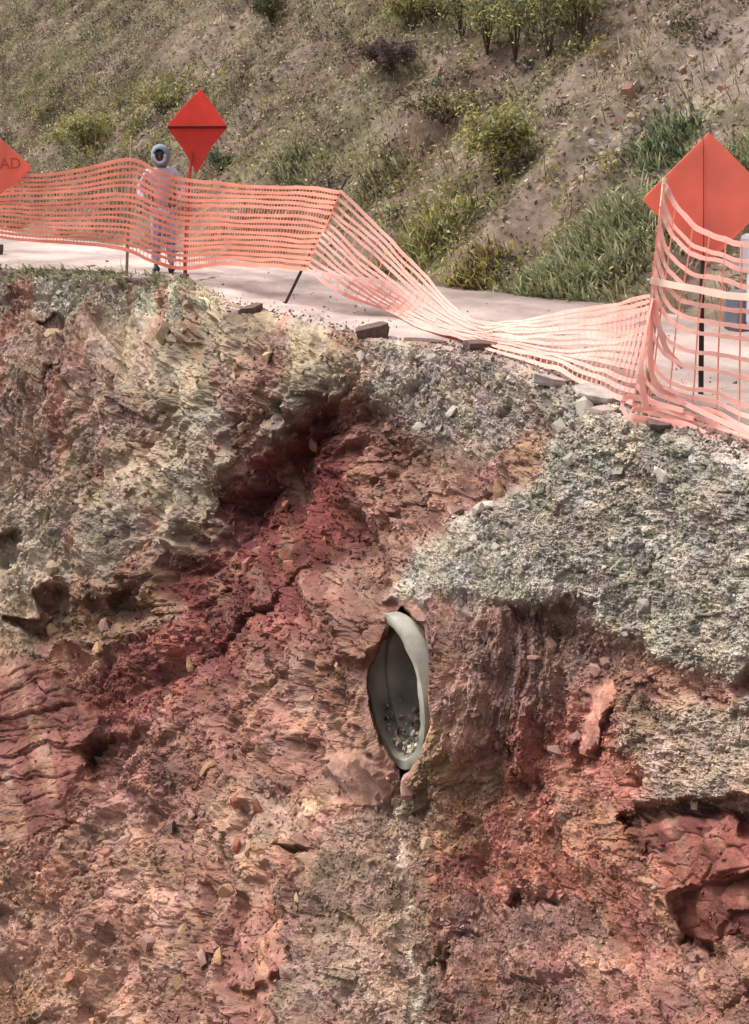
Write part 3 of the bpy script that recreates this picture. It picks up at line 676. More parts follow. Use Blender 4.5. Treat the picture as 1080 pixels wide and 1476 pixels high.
def shrub(name, px, py, h, wd, cols, nleaf, lsize, label, cat='shrub', nstem=7, group=None, lean=(0, 0), low=0.15, sink=0.03):
    a, r = hill_pick(px, py); b = Vector(hill_at(np.array([a]), np.array([r]))[0])-Vector((0, 0, sink))
    root = empty(name, b, 0, label, cat, group); rng = np.random.default_rng(int(px*7+py)); mb = MB(); tips = []; nleaf = int(nleaf*2.2); nstem = int(nstem*1.6)
    for k in range(nstem):
        w_ = rng.uniform(0, 6.28); rad_ = wd*0.5*math.sqrt(rng.uniform(0.05, 1)); hh = h*rng.uniform(.6, 1.0)
        e = Vector((math.cos(w_)*rad_+lean[0]*h, math.sin(w_)*rad_+lean[1]*h, hh)); m_ = e*0.5+Vector((0, 0, 0.10*hh))
        m_.x *= 0.7; m_.y *= 0.7
        mb.tube([(0, 0, 0), m_*0.55, m_, e], [0.012, 0.010, 0.007, 0.003], 5); tips += [(m_, e)]
        for q in range(2):
            t = rng.uniform(.35, .9); s0 = m_.lerp(e, t); s1 = s0+Vector(rng.normal(0, 0.16*h, 3)); mb.tube([s0, s1], [0.005, 0.002], 4); tips.append((s0, s1))
    mb.build('stem', M_STEM, root)
    T0 = np.array([t[0][:] for t in tips]); T1 = np.array([t[1][:] for t in tips]); ix = rng.integers(0, len(tips), nleaf); t = rng.uniform(low, 1.08, (nleaf, 1))
    lp = T0[ix]*(1-t)+T1[ix]*t+rng.normal(0, 0.055*h+0.02, (nleaf, 3)); lp[:, 2] = np.abs(lp[:, 2])
    v, f, c = leaves(lp, rng.uniform(.6, 1.3, nleaf)*lsize, pal(cols, nleaf, rng), rng)
    link('foliage', np_mesh('foliage', v, f, c), M_LEAF, root)
    return root
M_STEM = plain('stems', (0.10, 0.07, 0.045), 0.9, 0.3, 20, 0.2)
YG = [(178, 168, 100), (160, 154, 92), (194, 184, 122), (136, 132, 80)]
MG = [(146, 146, 108), (164, 160, 122), (124, 126, 92), (178, 170, 136)]
DG = [(90, 104, 78), (106, 120, 90), (74, 86, 62), (126, 132, 102)]
BG = [(150, 156, 118), (172, 174, 138), (126, 134, 98), (186, 184, 152)]
BR = [(112, 88, 68), (132, 108, 84), (90, 70, 56)]
def grass_clump(name, px, py, wd, hgt, nb, cols, label, group=None):
    a, r = hill_pick(px, py); b = Vector(hill_at(np.array([a]), np.array([r]))[0]); rng = np.random.default_rng(int(px+py*3))
    da = rng.normal(0, wd*0.38, nb); dr = rng.normal(0, wd*0.30, nb)
    bp = hill_at(a+da, np.maximum(r+dr, 0.02))-np.array(b)
    up = np.array([-0.3, -0.2, 0.8])+rng.normal(0, 0.3, (nb, 3))
    k = np.exp(-(da/wd)**2*1.5)
    v, f, c = blades(bp-np.array([0, 0, 0.02]), up, hgt*k*rng.uniform(.5, 1.1, nb), rng.uniform(.018, .042, nb), pal(cols, nb, rng), rng.uniform(.2, 1.0, nb), rng)
    root = empty(name, b, 0, label, 'grass', group); o = link('blades', np_mesh('blades', v, f, c), M_LEAF, root); o['kind'] = 'stuff'
    return root
shrub('shrub', 125, 225, 0.95, 2.0, MG+YG, 2600, 0.04, 'broad pale green weedy shrub above the fence, beside the pale stake', nstem=14)
shrub('shrub', 235, 165, 0.7, 1.3, YG+MG, 1400, 0.038, 'yellow-green weedy shrub on the slope left of the red sign', nstem=10)
shrub('shrub', 318, 245, 0.35, 0.5, DG, 380, 0.035, 'small dark green bush at the slope foot right of the red sign', nstem=7)
shrub('shrub', 712, 265, 1.05, 1.0, YG+MG, 1500, 0.042, 'yellow-leaved upright shrub standing alone halfway up the hillside', nstem=10)
shrub('shrub', 590, 45, 0.9, 1.7, YG+MG, 1600, 0.04, 'bright yellow-green shrub on the upper hillside beside the dark stems', nstem=12)
shrub('shrub', 392, 35, 0.7, 1.0, DG+BR, 900, 0.04, 'dark green shrub on the upper hillside with bare soil below it', nstem=9)
for q, (px, py, h_) in enumerate([(700, 75, 1.2), (745, 95, 1.4), (790, 90, 1.3), (838, 75, 1.2), (665, 60, 1.1), (770, 50, 1.3), (720, 40, 1.2), (815, 45, 1.3)]):
    shrub('sapling', px, py, h_, 0.8, DG+MG+YG, 650, 0.036, 'thin bare-stemmed sapling in the dark thicket at the top of the hillside', 'sapling', 8, 'saplings in the upper thicket', low=0.3)
shrub('shrub', 640, 175, 0.45, 1.5, BR+MG, 1100, 0.036, 'low brownish scrub above and left of the yellow shrub', nstem=12)
shrub('shrub', 560, 100, 0.5, 1.2, [(92, 78, 74), (110, 94, 86), (128, 112, 102)], 1300, 0.036, 'low dull purple-brown scrub below the bright yellow-green shrub', nstem=14)
grass_clump('grass_clump', 862, 385, 1.25, 0.36, 4200, BG+MG, 'large mound of blue-green grass at the slope foot behind the road')
grass_clump('grass_clump', 790, 405, 0.45, 0.3, 700, BG, 'small blue-green grass tuft at the foot of the large grass mound')
grass_clump('grass_clump', 955, 215, 0.7, 0.30, 1000, DG+BG, 'dark green grass clump on the slope above the large orange sign')
grass_clump('grass_clump', 1078, 235, 0.5, 0.3, 700, BG+MG, 'green grass clump on the slope beside the large orange sign tip')
grass_clump('grass_clump', 620, 345, 0.9, 0.32, 1500, MG+YG, 'yellow-green grass patch above the fallen fence')
grass_clump('grass_clump', 560, 275, 0.9, 0.25, 900, MG+BR, 'brownish green grass patch on the slope beside the leaning stake')
grass_clump('grass_clump', 430, 245, 0.9, 0.22, 900, MG+BG, 'grey-green grass patch on the slope above the upright fence')
grass_clump('grass_clump', 690, 395, 0.7, 0.22, 800, YG+BR, 'dry grass fringe along the slope foot beyond the fallen fence')
# grass on the lip of the washout
n = 2600
bx = RNG.uniform(-120, 330, n); by = edge_y(bx)+np.abs(RNG.normal(0, 16, n))-4
jj = np.clip(np.searchsorted(ug, bx), 0, len(ug)-1); y0 = edge_y(ug[jj]); ii = np.clip(np.searchsorted(tg, (by-y0)/(1490-y0)), 0, len(tg)-1)
gcl = vn(bx/28, by/28, 5)+0.5; kp = RNG.random(n) < gcl*1.25
ii, jj = ii[kp], jj[kp]; m_ = len(ii)
up = np.array([-0.4, -0.3, 0.45])+RNG.normal(0, 0.35, (m_, 3))
lg = blades(P[ii, jj], up, RNG.uniform(.05, .17, m_), RNG.uniform(.016, .035, m_), pal([(160, 158, 130), (170, 168, 138), (134, 138, 106), (186, 178, 148)], m_, RNG), RNG.uniform(.3, 1.2, m_), RNG)
lipg = link('edge_grass', np_mesh('edge_grass', *lg), M_LEAF)
tag(lipg, 'grey-green grass hanging over the broken edge below the upright fence', 'grass', None, 'stuff')

# ------------------------------------------------------------------ concrete culvert
def culvert():
    c = at(564, 997, 10.35); ax = Vector((0.925, 0.37, 0.02)).normalized()       # into the bank
    root = empty('culvert_pipe', c, 0, 'grey concrete culvert pipe sticking out of the eroded bank', 'pipe')
    up = Vector((0.05, 0, 1)); sx = ax.cross(up).normalized(); up = sx.cross(ax).normalized()
    def lathe(prof, name, mat, n=56, chip=0):
        vs = []; fs = []
        for i, (d, r) in enumerate(prof):
            for k in range(n):
                w_ = 2*math.pi*k/n; rr_ = r*(1+0.006*math.sin(3*w_+1)); dd = d
                if chip and i in chip: dd += 0.02*abs(math.sin(5*w_+1.3))*abs(math.sin(2.3*w_))+0.006*random.random()
                vs.append(ax*dd+(sx*math.cos(w_)+up*math.sin(w_))*rr_)
        m_ = len(prof)
        for i in range(m_):
            i2 = (i+1) % m_
            for k in range(n): fs.append((i*n+k, i*n+(k+1) % n, i2*n+(k+1) % n, i2*n+k))
        return MB().add(vs, fs).build(name, mat, root, True)
    o = lathe([(0.012, .535), (0.0, .548), (0.0, .600), (0.015, .618), (0.13, .618), (0.165, .60), (0.19, .555), (0.20, .50), (0.165, .47), (0.165, .53)], 'bell', M_CONC, chip=(0, 1, 2))
    o.data.set_sharp_from_angle(angle=0.7)
    o = lathe([(0.18, .545), (1.9, .545), (1.9, .47), (0.165, .47), (0.16, .478), (0.16, .53)], 'barrel', M_CONC)
    o.data.set_sharp_from_angle(angle=0.7)
    o = lathe([(0.34, .548), (0.335, .59), (0.41, .59), (0.42, .548)], 'joint_band', M_CONC)
    # gravel washed into the bottom
    n = 620; rng = np.random.default_rng(4)
    d = rng.uniform(0.04, 0.8, n); wv = rng.normal(0.12, .42, n); 
    rr_ = np.where(d < .17, .525, .465); xx = np.clip(wv, -.75, .75)*rr_; zz = -np.sqrt(rr_**2-xx**2)+0.03+rng.uniform(0, .07, n)
    pos = np.array(c)+d[:, None]*np.array(ax)+xx[:, None]*np.array(sx)+zz[:, None]*np.array(up)
    g = link('gravel', pebbles('pipe_gravel', pos, rng.uniform(.016, .038, n), pal([(196, 184, 164), (172, 160, 140), (140, 130, 112), (110, 100, 88), (190, 180, 160)], n, rng), seed=5), M_SOIL)
    tag(g, 'pale gravel washed into the bottom of the culvert pipe', 'gravel', None, 'stuff')
    return root
culvert()
# ------------------------------------------------------------------ asphalt chunks along the broken edge
def chunk(px, py, wpx, hpx, dep, rz, tilt, label, mat=M_ASPH, lift=0.0):
    g = ground(px, py, 0.0); s_ = g.y/FPX; wm, hm = wpx*s_, hpx*s_; r_ = random.Random(int(px*3+py))
    R_ = Matrix.Rotation(rz, 3, 'Z') @ Matrix.Rotation(tilt, 3, 'Y') @ Matrix.Rotation(r_.uniform(-.12, .12), 3, 'X'); n = 8
    ang_ = sorted(r_.uniform(0, .6)+2*math.pi*k/n for k in range(n)); rad_ = [r_.uniform(.85, 1.15) for _ in ang_]
    sq = lambda w_: 1/max(abs(math.cos(w_)), abs(math.sin(w_)))**.75
    top = [Vector((wm*.5*rad_[k]*math.cos(w_)*sq(w_), dep*.5*rad_[k]*math.sin(w_)*sq(w_), hm*(.92+r_.uniform(-.1, .12)))) for k, w_ in enumerate(ang_)]
    mid = [Vector((p.x*r_.uniform(.93, 1.06), p.y*r_.uniform(.93, 1.06), hm*.5)) for p in top]; bot = [Vector((p.x*r_.uniform(.8, .98), p.y*r_.uniform(.8, .98), 0)) for p in top]
    vs = [R_ @ p for p in bot+mid+top]
    fs = [tuple(range(n))[::-1], tuple(range(2*n, 3*n))]+[(q*n+i, q*n+(i+1) % n, (q+1)*n+(i+1) % n, (q+1)*n+i) for q in (0, 1) for i in range(n)]
    o = MB().add(vs, fs).build('asphalt_slab', mat, None, False, 0.006)
    o.location = g+Vector((0, 0, lift-.02)); return tag(o, label, 'asphalt slab')
chunk(366, 450, 36, 13, 0.22, 0.5, -0.25, 'small tilted dark asphalt piece at the edge left of the leaning stake base')
chunk(538, 486, 46, 22, 0.20, 0.25, -0.2, 'thick reddish asphalt block with a dark broken end at the road edge')
chunk(692, 503, 50, 15, 0.25, 0.1, 0.08, 'flat brown asphalt block under the narrow part of the fallen fence')
chunk(612, 493, 60, 7, 0.2, -0.1, 0.05, 'thin cracked asphalt sliver between the two brown blocks')
M_PALE = plain('pale_asphalt', (0.36, 0.31, 0.28), 0.9, 0.25, 12, 0.4)
chunk(790, 552, 46, 14, 0.22, -0.3, 0.2, 'pale cracked slab corner overhanging the edge beside the gravel', M_PALE)
chunk(866, 574, 76, 13, 0.45, -0.15, 0.12, 'large pale road slab overhanging the edge by the gathered net', M_PALE, 0.01)
chunk(948, 612, 40, 10, 0.15, -0.5, 0.1, 'dark asphalt lump under the net gathered by the pale post')
chunk(-4, 366, 16, 16, 0.16, 0.3, 0.1, 'dark asphalt stub on the road below the lettered sign')

# crumbs of broken pavement along the edge
n = 8000; ex_ = RNG.uniform(-60, 1120, n); e3 = np.stack([np.array(ground(u, edge_y(u))) for u in ex_]); k_ = np.where(ex_ < 300, 0.25, 1.0)*(0.5+np.clip(fbm(ex_/45, ex_*0, 77, 3)+.3, 0, 1))
off_ = RNG.normal(0.0, 0.16, n)*np.where(RNG.random(n) < .3, 6, 1); kp = (RNG.random(n) < k_) & (off_ > -.14)
cp_ = e3+off_[:, None]*inn; cp_[:, 2] = 0.004-np.clip(-off_, 0, 1)*0.25; rd_ = (0.006+0.026*RNG.random(n)**3)
cr_ = link('pavement_rubble', pebbles('pavement_rubble', cp_[kp], rd_[kp], pal([(120, 106, 98), (160, 148, 136), (92, 78, 72), (176, 160, 150), (140, 116, 104)], int(kp.sum()), RNG), seed=8), M_SOIL)
tag(cr_, 'crumbs of broken pavement scattered along the road edge', 'rubble', None, 'stuff')

# ------------------------------------------------------------------ orange safety net
def G(px, py, lift=0.03): return (px, py, ground(px, py, lift).y)
def spline(pts, n):
    P_ = np.array(pts, float); P_ = np.concatenate([[2*P_[0]-P_[1]], P_, [2*P_[-1]-P_[-2]]]); out = []
    m_ = len(P_)-3
    for t in np.linspace(0, m_-1e-6, n):
        i = int(t); u = t-i; a, b, c, d = P_[i:i+4]
        out.append(0.5*((2*b)+(-a+c)*u+(2*a-5*b+4*c-d)*u*u+(-a+3*b-3*c+d)*u**3))
    return np.array(out)
def world(pts): return np.array([at(*p)[:] for p in pts])
def ribbon(pts, wdir, wd, th=0.004):
    """flat strap along pts, wdir per-point width direction"""
    p = np.asarray(pts); t = np.gradient(p, axis=0); t /= np.linalg.norm(t, axis=1, keepdims=True)+1e-9
    b = wdir-(wdir*t).sum(1, keepdims=True)*t; b /= np.linalg.norm(b, axis=1, keepdims=True)+1e-9
    nn = np.cross(t, b); w2 = (wd*0.5*np.ones(len(p)))[:, None]
    v = np.stack([p-b*w2-nn*th/2, p+b*w2-nn*th/2, p+b*w2+nn*th/2, p-b*w2+nn*th/2], 1).reshape(-1, 3)
    n = len(p); f = []
    for i in range(n-1):
        for k in range(4): f.append((i*4+k, i*4+(k+1) % 4, (i+1)*4+(k+1) % 4, (i+1)*4+k))
    f += [(3, 2, 1, 0), ((n-1)*4, (n-1)*4+1, (n-1)*4+2, (n-1)*4+3)]
    return v, f
def net(label, rows, fr, ns, wd, loc, npt=46, tie=0.10, seed=1, wob=0.012, pale=(), mat=None):
    root = empty('safety_net', loc, 0, label, 'safety net', 'orange safety netting along the broken edge'); loc = np.array(loc)
    R = np.stack([spline(world(r), npt) for r in rows])               # rows x pts x 3
    rng = np.random.default_rng(seed)
    fs = np.linspace(0, 1, ns)+np.concatenate([[0], rng.normal(0, 0.10/ns, ns-2), [0]])
    S_ = []
    for f in fs:
        k = min(np.searchsorted(fr, f, 'right')-1, len(fr)-2); u = (f-fr[k])/(fr[k+1]-fr[k])
        S_.append(R[k]*(1-u)+R[k+1]*u)
    S_ = np.stack(S_)
    x = np.linspace(0, 6, npt)
    for i in range(ns):
        S_[i, :, 2] += wob*fbm(x*1.3+seed*9, x*0+i*0.35, 60+seed, 3)*2; S_[i, :, 2] = np.maximum(S_[i, :, 2], 0.02); S_[i, :, 1] += 2*wob*fbm(x*1.1, x*0+i*0.35+seed*5, 70+seed, 3)
    wdirs = np.gradient(S_, axis=0)
    for i in range(ns):
        local = np.linalg.norm(wdirs[i], axis=1)*0.62
        v, f = ribbon(S_[i]-loc, wdirs[i], np.minimum(wd*(1.25 if i in (0, ns-1) else 1)*np.clip(1+0.25*fbm(x*3, x*0+i*3.7, 90, 2), .6, 1.4), np.maximum(local, 0.008)))
        me = bpy.data.meshes.new('strand'); me.from_pydata(v.tolist(), [], f); me.update()
        link('strand', me, mat or M_NET, root)
    # thin upright ties between the strands
    d = np.concatenate([[0], np.cumsum(np.linalg.norm(np.diff(S_.mean(0), axis=0), axis=1))]); nt_ = int(d[-1]/tie)
    mb = MB()
    for q in np.linspace(0, d[-1], nt_):
        line = np.array([[np.interp(q, d, S_[i, :, k]) for k in range(3)] for i in range(ns)])-loc
        wdq = np.tile(np.array([[1.0, -0.6, 0.02]]), (ns, 1))
        v, f = ribbon(line, wdq, 0.010, 0.003); mb.add(v, f)
    o = mb.build('upright_ties', M_NET, root); o['kind'] = 'stuff'
    return root
A0 = [(-160, 292, 22.2), (0, 258, 21), (52, 252, 20.6), (120, 243, 20), (190, 231, 19.5), (228, 247, 19.2), (268, 260, 19.0), (330, 266, 18.1), (400, 268, 17.1), (450, 271, 16.5), (491, 276, 15.9)]
A1 = [(-160, 312, 22.2), (0, 340, 21), (52, 347, 20.6), (120, 352, 20), (182, 362, 19.5), (222, 376, 19.2), (266, 386, 19.0), (320, 380, 18.1), (372, 382, 17.1), (410, 386, 16.5), (443, 389, 15.9)]
net('upright orange safety net stretched behind the red diamond sign', [A0, A1], [0, 1], 15, 0.038, (-3.0, 19.2, 0), 64, 0.07, 1, wob=0.018)
B0 = [(491, 276, 15.9), (545, 328, 15.5), (600, 385, 15.0), (650, 440, 14.4), (690, 462, 13.9), (735, 466, 13.4), (800, 458, 12.6), (870, 446, 11.3), (940, 425, 9.6)]
B1 = [(466, 335, 15.9), (520, 380, 15.5), (580, 425, 15.0), (632, 462, 14.3), G(684, 481, .05), G(728, 488, .05), (800, 492, 12.1), (870, 486, 11.0), (934, 480, 9.55)]
B2 = [(443, 389, 15.9), (490, 418, 15.5), G(555, 448, .04), G(620, 476, .03), G(676, 494, .03), G(728, 508, .03), G(790, 528, .03), G(845, 553, .03), (912, 580, 9.7)]
net('collapsed orange safety net slumping from the leaning stake onto the road', [B0, B1, B2], [0, .5, 1], 14, 0.034, (0.5, 13.5, 0), 60, 0.14, 2, wob=0.03, mat=M_NETP)
C0 = [(958, 262, 9.45), (973, 294, 9.4), (1002, 326, 9.25), (1042, 343, 9.0), (1085, 352, 8.75), (1200, 345, 8.2), (1330, 262, 7.6)]
C1 = [(948, 335, 9.45), (962, 375, 9.4), (990, 402, 9.25), (1036, 412, 9.0), (1085, 420, 8.75), (1200, 420, 8.2), (1330, 350, 7.6)]
C2 = [(940, 405, 9.45), (952, 445, 9.4), (978, 474, 9.25), (1030, 488, 9.0), (1085, 496, 8.75), (1200, 510, 8.2), (1330, 470, 7.6)]
C3 = [(932, 490, 9.45), (942, 530, 9.4), (970, 556, 9.25), (1028, 572, 9.0), (1085, 592, 8.75), (1200, 625, 8.2), (1330, 620, 7.6)]
C4 = [(912, 585, 9.45), (928, 592, 9.4), (965, 602, 9.25), (1025, 624, 9.0), (1085, 656, 8.55), (1200, 712, 7.8), (1330, 780, 7.2)]
rC = net('torn orange safety net sagging from the pale post in front of the large sign', [C0, C1, C2, C3, C4], [0, .25, .5, .75, 1], 15, 0.028, (2.2, 9.0, 0), 50, 0.16, 3, mat=M_NETP)
locC = np.array((2.2, 9.0, 0))
def loose(pts, wd, mat, name='loose_strand'):
    w_ = spline(world(pts), 40); v, f = ribbon(w_-locC, np.tile([[0.25, -0.1, 1.0]], (40, 1)), wd)
    me = bpy.data.meshes.new(name); me.from_pydata(v.tolist(), [], f); me.update(); return link(name, me, mat, rC)
loose([(938, 404, 9.42), (960, 409, 9.35), (1000, 416, 9.1), (1085, 428, 8.65), (1330, 415, 7.5)], 0.045, M_NET2, 'tie_strap')
loose([(941, 430, 9.4), (931, 480, 9.36), (924, 535, 9.34), (933, 590, 9.32)], 0.035, M_NETP)
loose([(943, 430, 9.4), (950, 470, 9.36), (962, 505, 9.33), (985, 530, 9.28)], 0.035, M_NETP)
loose([(940, 440, 9.4), (938, 500, 9.36), (944, 550, 9.33), (985, 580, 9.2), (1085, 628, 8.5)], 0.035, M_NETP)
loose([(985, 592, 9.15), (940, 580, 9.36), (905, 572, 9.45), (898, 590, 9.45), (920, 606, 9.3), (990, 612, 9.1), (1085, 668, 8.4)], 0.035, M_NETP)
loose([(1000, 604, 9.1), (950, 590, 9.3), (915, 590, 9.35), (912, 600, 9.3), (950, 606, 9.2), (1020, 625, 8.95), (1085, 650, 8.5)], 0.03, M_NETP)

# stakes and posts
def stake(name, b, t, rad_, mat, label, cat='stake', n=7, group=None):
    b = Vector(b); t = Vector(t); mb = MB(); d = (t-b)
    pts = [(-d.normalized()*0.15)]+[d*k+Vector((random.uniform(-1, 1), random.uniform(-1, 1), 0))*rad_*0.25 for k in (0, .35, .7, 1)]
    o = mb.tube(pts, [rad_, rad_, rad_*.95, rad_*.9, rad_*.75], n).build(name, mat, None, True); o.location = b
    return tag(o, label, cat, group)
stake('fence_stake', ground(183, 396), at(190, 197, 19.6), 0.022, M_WOOD, 'pale wooden stake rising above the peak of the upright net')
stake('fence_stake', ground(411, 438), at(499, 258, 15.95), 0.018, M_STEEL, 'leaning dark stake where the net starts to fall')
stake('fence_stake', ground(929, 600), at(960, 256, 9.5), 0.026, M_WOOD, 'pale leaning post holding up the torn net')
stake('fence_stake', at(1330, 790, 7.4), at(1335, 240, 7.55), 0.026, M_WOOD, 'post at the far end of the torn net by the white truck')

# ------------------------------------------------------------------ signs
def panel(root, poly, Y, mat, name='panel', dy=None, th=0.012):
    base = root.location; mb = MB(); n = len(poly)
    f = [at(p[0], p[1], Y+(p[2] if len(p) > 2 else 0))-base for p in poly]
    mb.add(f+[p+Vector((0, th, 0)) for p in f], [tuple(range(n))[::-1], tuple(range(n, 2*n))]+[(i, (i+1) % n, (i+1) % n+n, i+n) for i in range(n)])
    return mb.build(name, mat, root, False, 0.004)
# red diamond with a dark cross brace
b = ground(266, 402); r2 = empty('warning_sign', b, 0, 'red diamond warning sign with a dark cross brace on a thin red post', 'sign')
Ys = b.y
panel(r2, [(290, 127), (309, 154), (328, 182), (284, 184), (240, 182), (262, 156)], Ys-0.02, M_SIGN, 'upper_panel')
panel(r2, [(242, 185, 0), (284, 185, 0), (327, 185, 0), (305, 212, .10), (291, 238, .16), (284, 250, .18), (277, 238, .16), (262, 212, .10)], Ys-0.02, M_SIGN_DK, 'lower_panel')
mb = MB(); mb.box((at(242, 183.5, Ys-.05)+at(327, 183.5, Ys-.05))/2-b, ((at(327, 183, Ys)-at(242, 183, Ys)).length, 0.02, 0.034)); mb.build('cross_brace', M_BRACE, r2, False, .004)
mb = MB(); mb.tube([Vector((0, 0, -.1)), at(272, 262, Ys)-b, at(280, 200, Ys+.16)-b, at(284, 186, Ys+.05)-b], [.028, .026, .022, .016], 8); mb.build('post', M_POST, r2, True)
mb = MB(); mb.box((0, 0, .03), (.12, .12, .06)); mb.build('post_foot', M_STEEL, r2, False, .01)
# lettered orange diamond
b = ground(-6, 392); r1 = empty('warning_sign', b, 0, 'lettered orange diamond sign standing before the upright net', 'sign')
Y1 = b.y
panel(r1, [(-8, 192), (44, 238), (46, 243), (-4, 284), (-10, 284), (-60, 242), (-60, 238)], Y1-.02, M_SIGN_OR, 'panel')
tx = bpy.data.curves.new('lettering', 'FONT'); tx.body = 'AHEAD'; tx.size = 0.215; tx.align_x = 'RIGHT'; tx.extrude = 0.002; tx.materials.append(M_TEXT)
tmp = bpy.data.objects.new('lettering', tx); COL.objects.link(tmp); bpy.context.view_layer.update()
tme = bpy.data.meshes.new_from_object(tmp.evaluated_get(bpy.context.evaluated_depsgraph_get())); bpy.data.objects.remove(tmp)
to = link('lettering', tme, M_TEXT, r1); to.location = at(31, 243, Y1-.026)-b; to.rotation_euler = (math.pi/2, 0, 0)
mb = MB(); mb.tube([Vector((0, .03, -.1)), at(-6, 200, Y1+.03)-b], [.022, .018], 8); mb.build('post', M_STEEL, r1, True)
# large orange diamond behind the torn net
b = ground(1014, 570); r3 = empty('warning_sign', b, 0, 'large plain orange diamond sign behind the torn net', 'sign')
Y3 = b.y
panel(r3, [(1022, 190), (1014, 199, 0.05), (1014, 372, 0.05), (1020, 380), (1012, 374, 0.0), (930, 290), (926, 284), (1010, 198, .0)][1:3]+[(1010, 376, .04), (929, 291, -.03), (929, 284, -.03)], Y3-.02, M_SIGN_OR, 'left_panel')
panel(r3, [(1022, 190, .03), (1114, 282, 0), (1114, 288, 0), (1021, 381, .03), (1015, 375, .05), (1015, 198, .05)], Y3-.02, M_SIGN_OR, 'right_panel')
mb = MB(); mb.tube([Vector((0, .06, -.1)), at(1014, 210, Y3+.07)-b], [.020, .016], 8); mb.build('post', M_STEEL, r3, True)

# ------------------------------------------------------------------ white pickup just beyond the net
def pickup():
    M_WHITE = plain('white_paint', (0.75, 0.76, 0.78), 0.3, 0.05, 3, 0, spec=0.5)
    M_GLASS = plain('dark_glass', (0.03, 0.04, 0.05), 0.08, 0.1, 3, 0, spec=0.6)
    M_RUB = plain('tyre_rubber', (0.03, 0.03, 0.03), 0.9, 0.2, 20, .2)
    M_GREY = plain('grey_trim', (0.16, 0.18, 0.22), 0.5, 0.1, 5, 0)
    M_LAMP = plain('lamp_glass', (0.55, 0.58, 0.62), 0.1, 0.05, 5, 0, spec=.6)
    p = ground(1060, 574); d = Vector((0.53, -0.85, 0)).normalized(); rz = math.atan2(d.y, d.x)
    root = empty('pickup_truck', p, rz, 'white pickup truck parked behind the torn net beside the large sign', 'truck'); root.scale = (1.14, 1.14, 1.14)
    # local: +x to the rear, -y is the side that faces the valley, origin under the front corner on that side
    def prism(prof, y0, y1, name, mat, inset=0.0, bev=.05):
        n = len(prof); vs = [(x, y0+(inset if z > 1.2 else 0), z) for x, z in prof]+[(x, y1-(inset if z > 1.2 else 0), z) for x, z in prof]
        return MB().add(vs, [tuple(range(n)), tuple(range(n, 2*n))[::-1]]+[(i, i+n, (i+1) % n+n, (i+1) % n) for i in range(n)]).build(name, mat, root, False, bev)
    arch = lambda cx: [(cx+.46*math.cos(a), .40+.46*math.sin(a)) for a in np.linspace(math.pi, 0, 9)]
    lower = [(0.02, .45)]+arch(0.95)+[(1.6, .42), (3.4, .42)]+arch(4.2)+[(5.3, .5), (5.35, 1.12), (3.5, 1.14), (1.45, 1.16), (.4, 1.13), (.05, 1.07), (0.0, .8)]
    prism(lower, 0, 1.9, 'body', M_WHITE)
    prism([(1.45, 1.14), (2.05, 1.76), (2.4, 1.82), (3.3, 1.80), (3.5, 1.12)], .06, 1.84, 'cab', M_WHITE, .1)
    prism([(1.72, 1.22), (2.12, 1.70), (2.52, 1.72), (2.52, 1.22)], .045, .075, 'side_window', M_GLASS, .09, .005)
    prism([(2.60, 1.22), (2.60, 1.72), (3.2, 1.71), (3.35, 1.22)], .045, .075, 'side_window', M_GLASS, .09, .005)
    mb = MB(); mb.add([(1.47, .25, 1.2), (1.47, 1.65, 1.2), (2.0, 1.6, 1.74), (2.0, .3, 1.74)], [(0, 1, 2, 3)]); mb.build('windscreen', M_GLASS, root)
    MB().box((-.06, .95, .55), (.18, 1.94, .26)).build('bumper', M_GREY, root, False, .04)
    MB().box((-.01, .95, .86), (.05, 1.1, .3)).build('grille', M_GREY, root, False, .02)
    for y in (.16, 1.74): MB().box((.02, y, .92), (.14, .34, .24)).build('headlight', M_LAMP, root, False, .03)
    for cx in (.95, 4.2):
        for y in (.12, 1.78):
            w_ = MB().tube([(cx, y-.11, .38), (cx, y-.10, .38), (cx, y+.10, .38), (cx, y+.11, .38)], [.33, .38, .38, .33], 24).build('wheel', M_RUB, root)
            MB().tube([(cx, y-.118, .38), (cx, y+.118, .38)], .2, 16).build('rim', M_GREY, w_)
    MB().box((1.7, -.12, 1.22), (.1, .2, .16)).build('mirror', M_GREY, root, False, .03)
pickup()

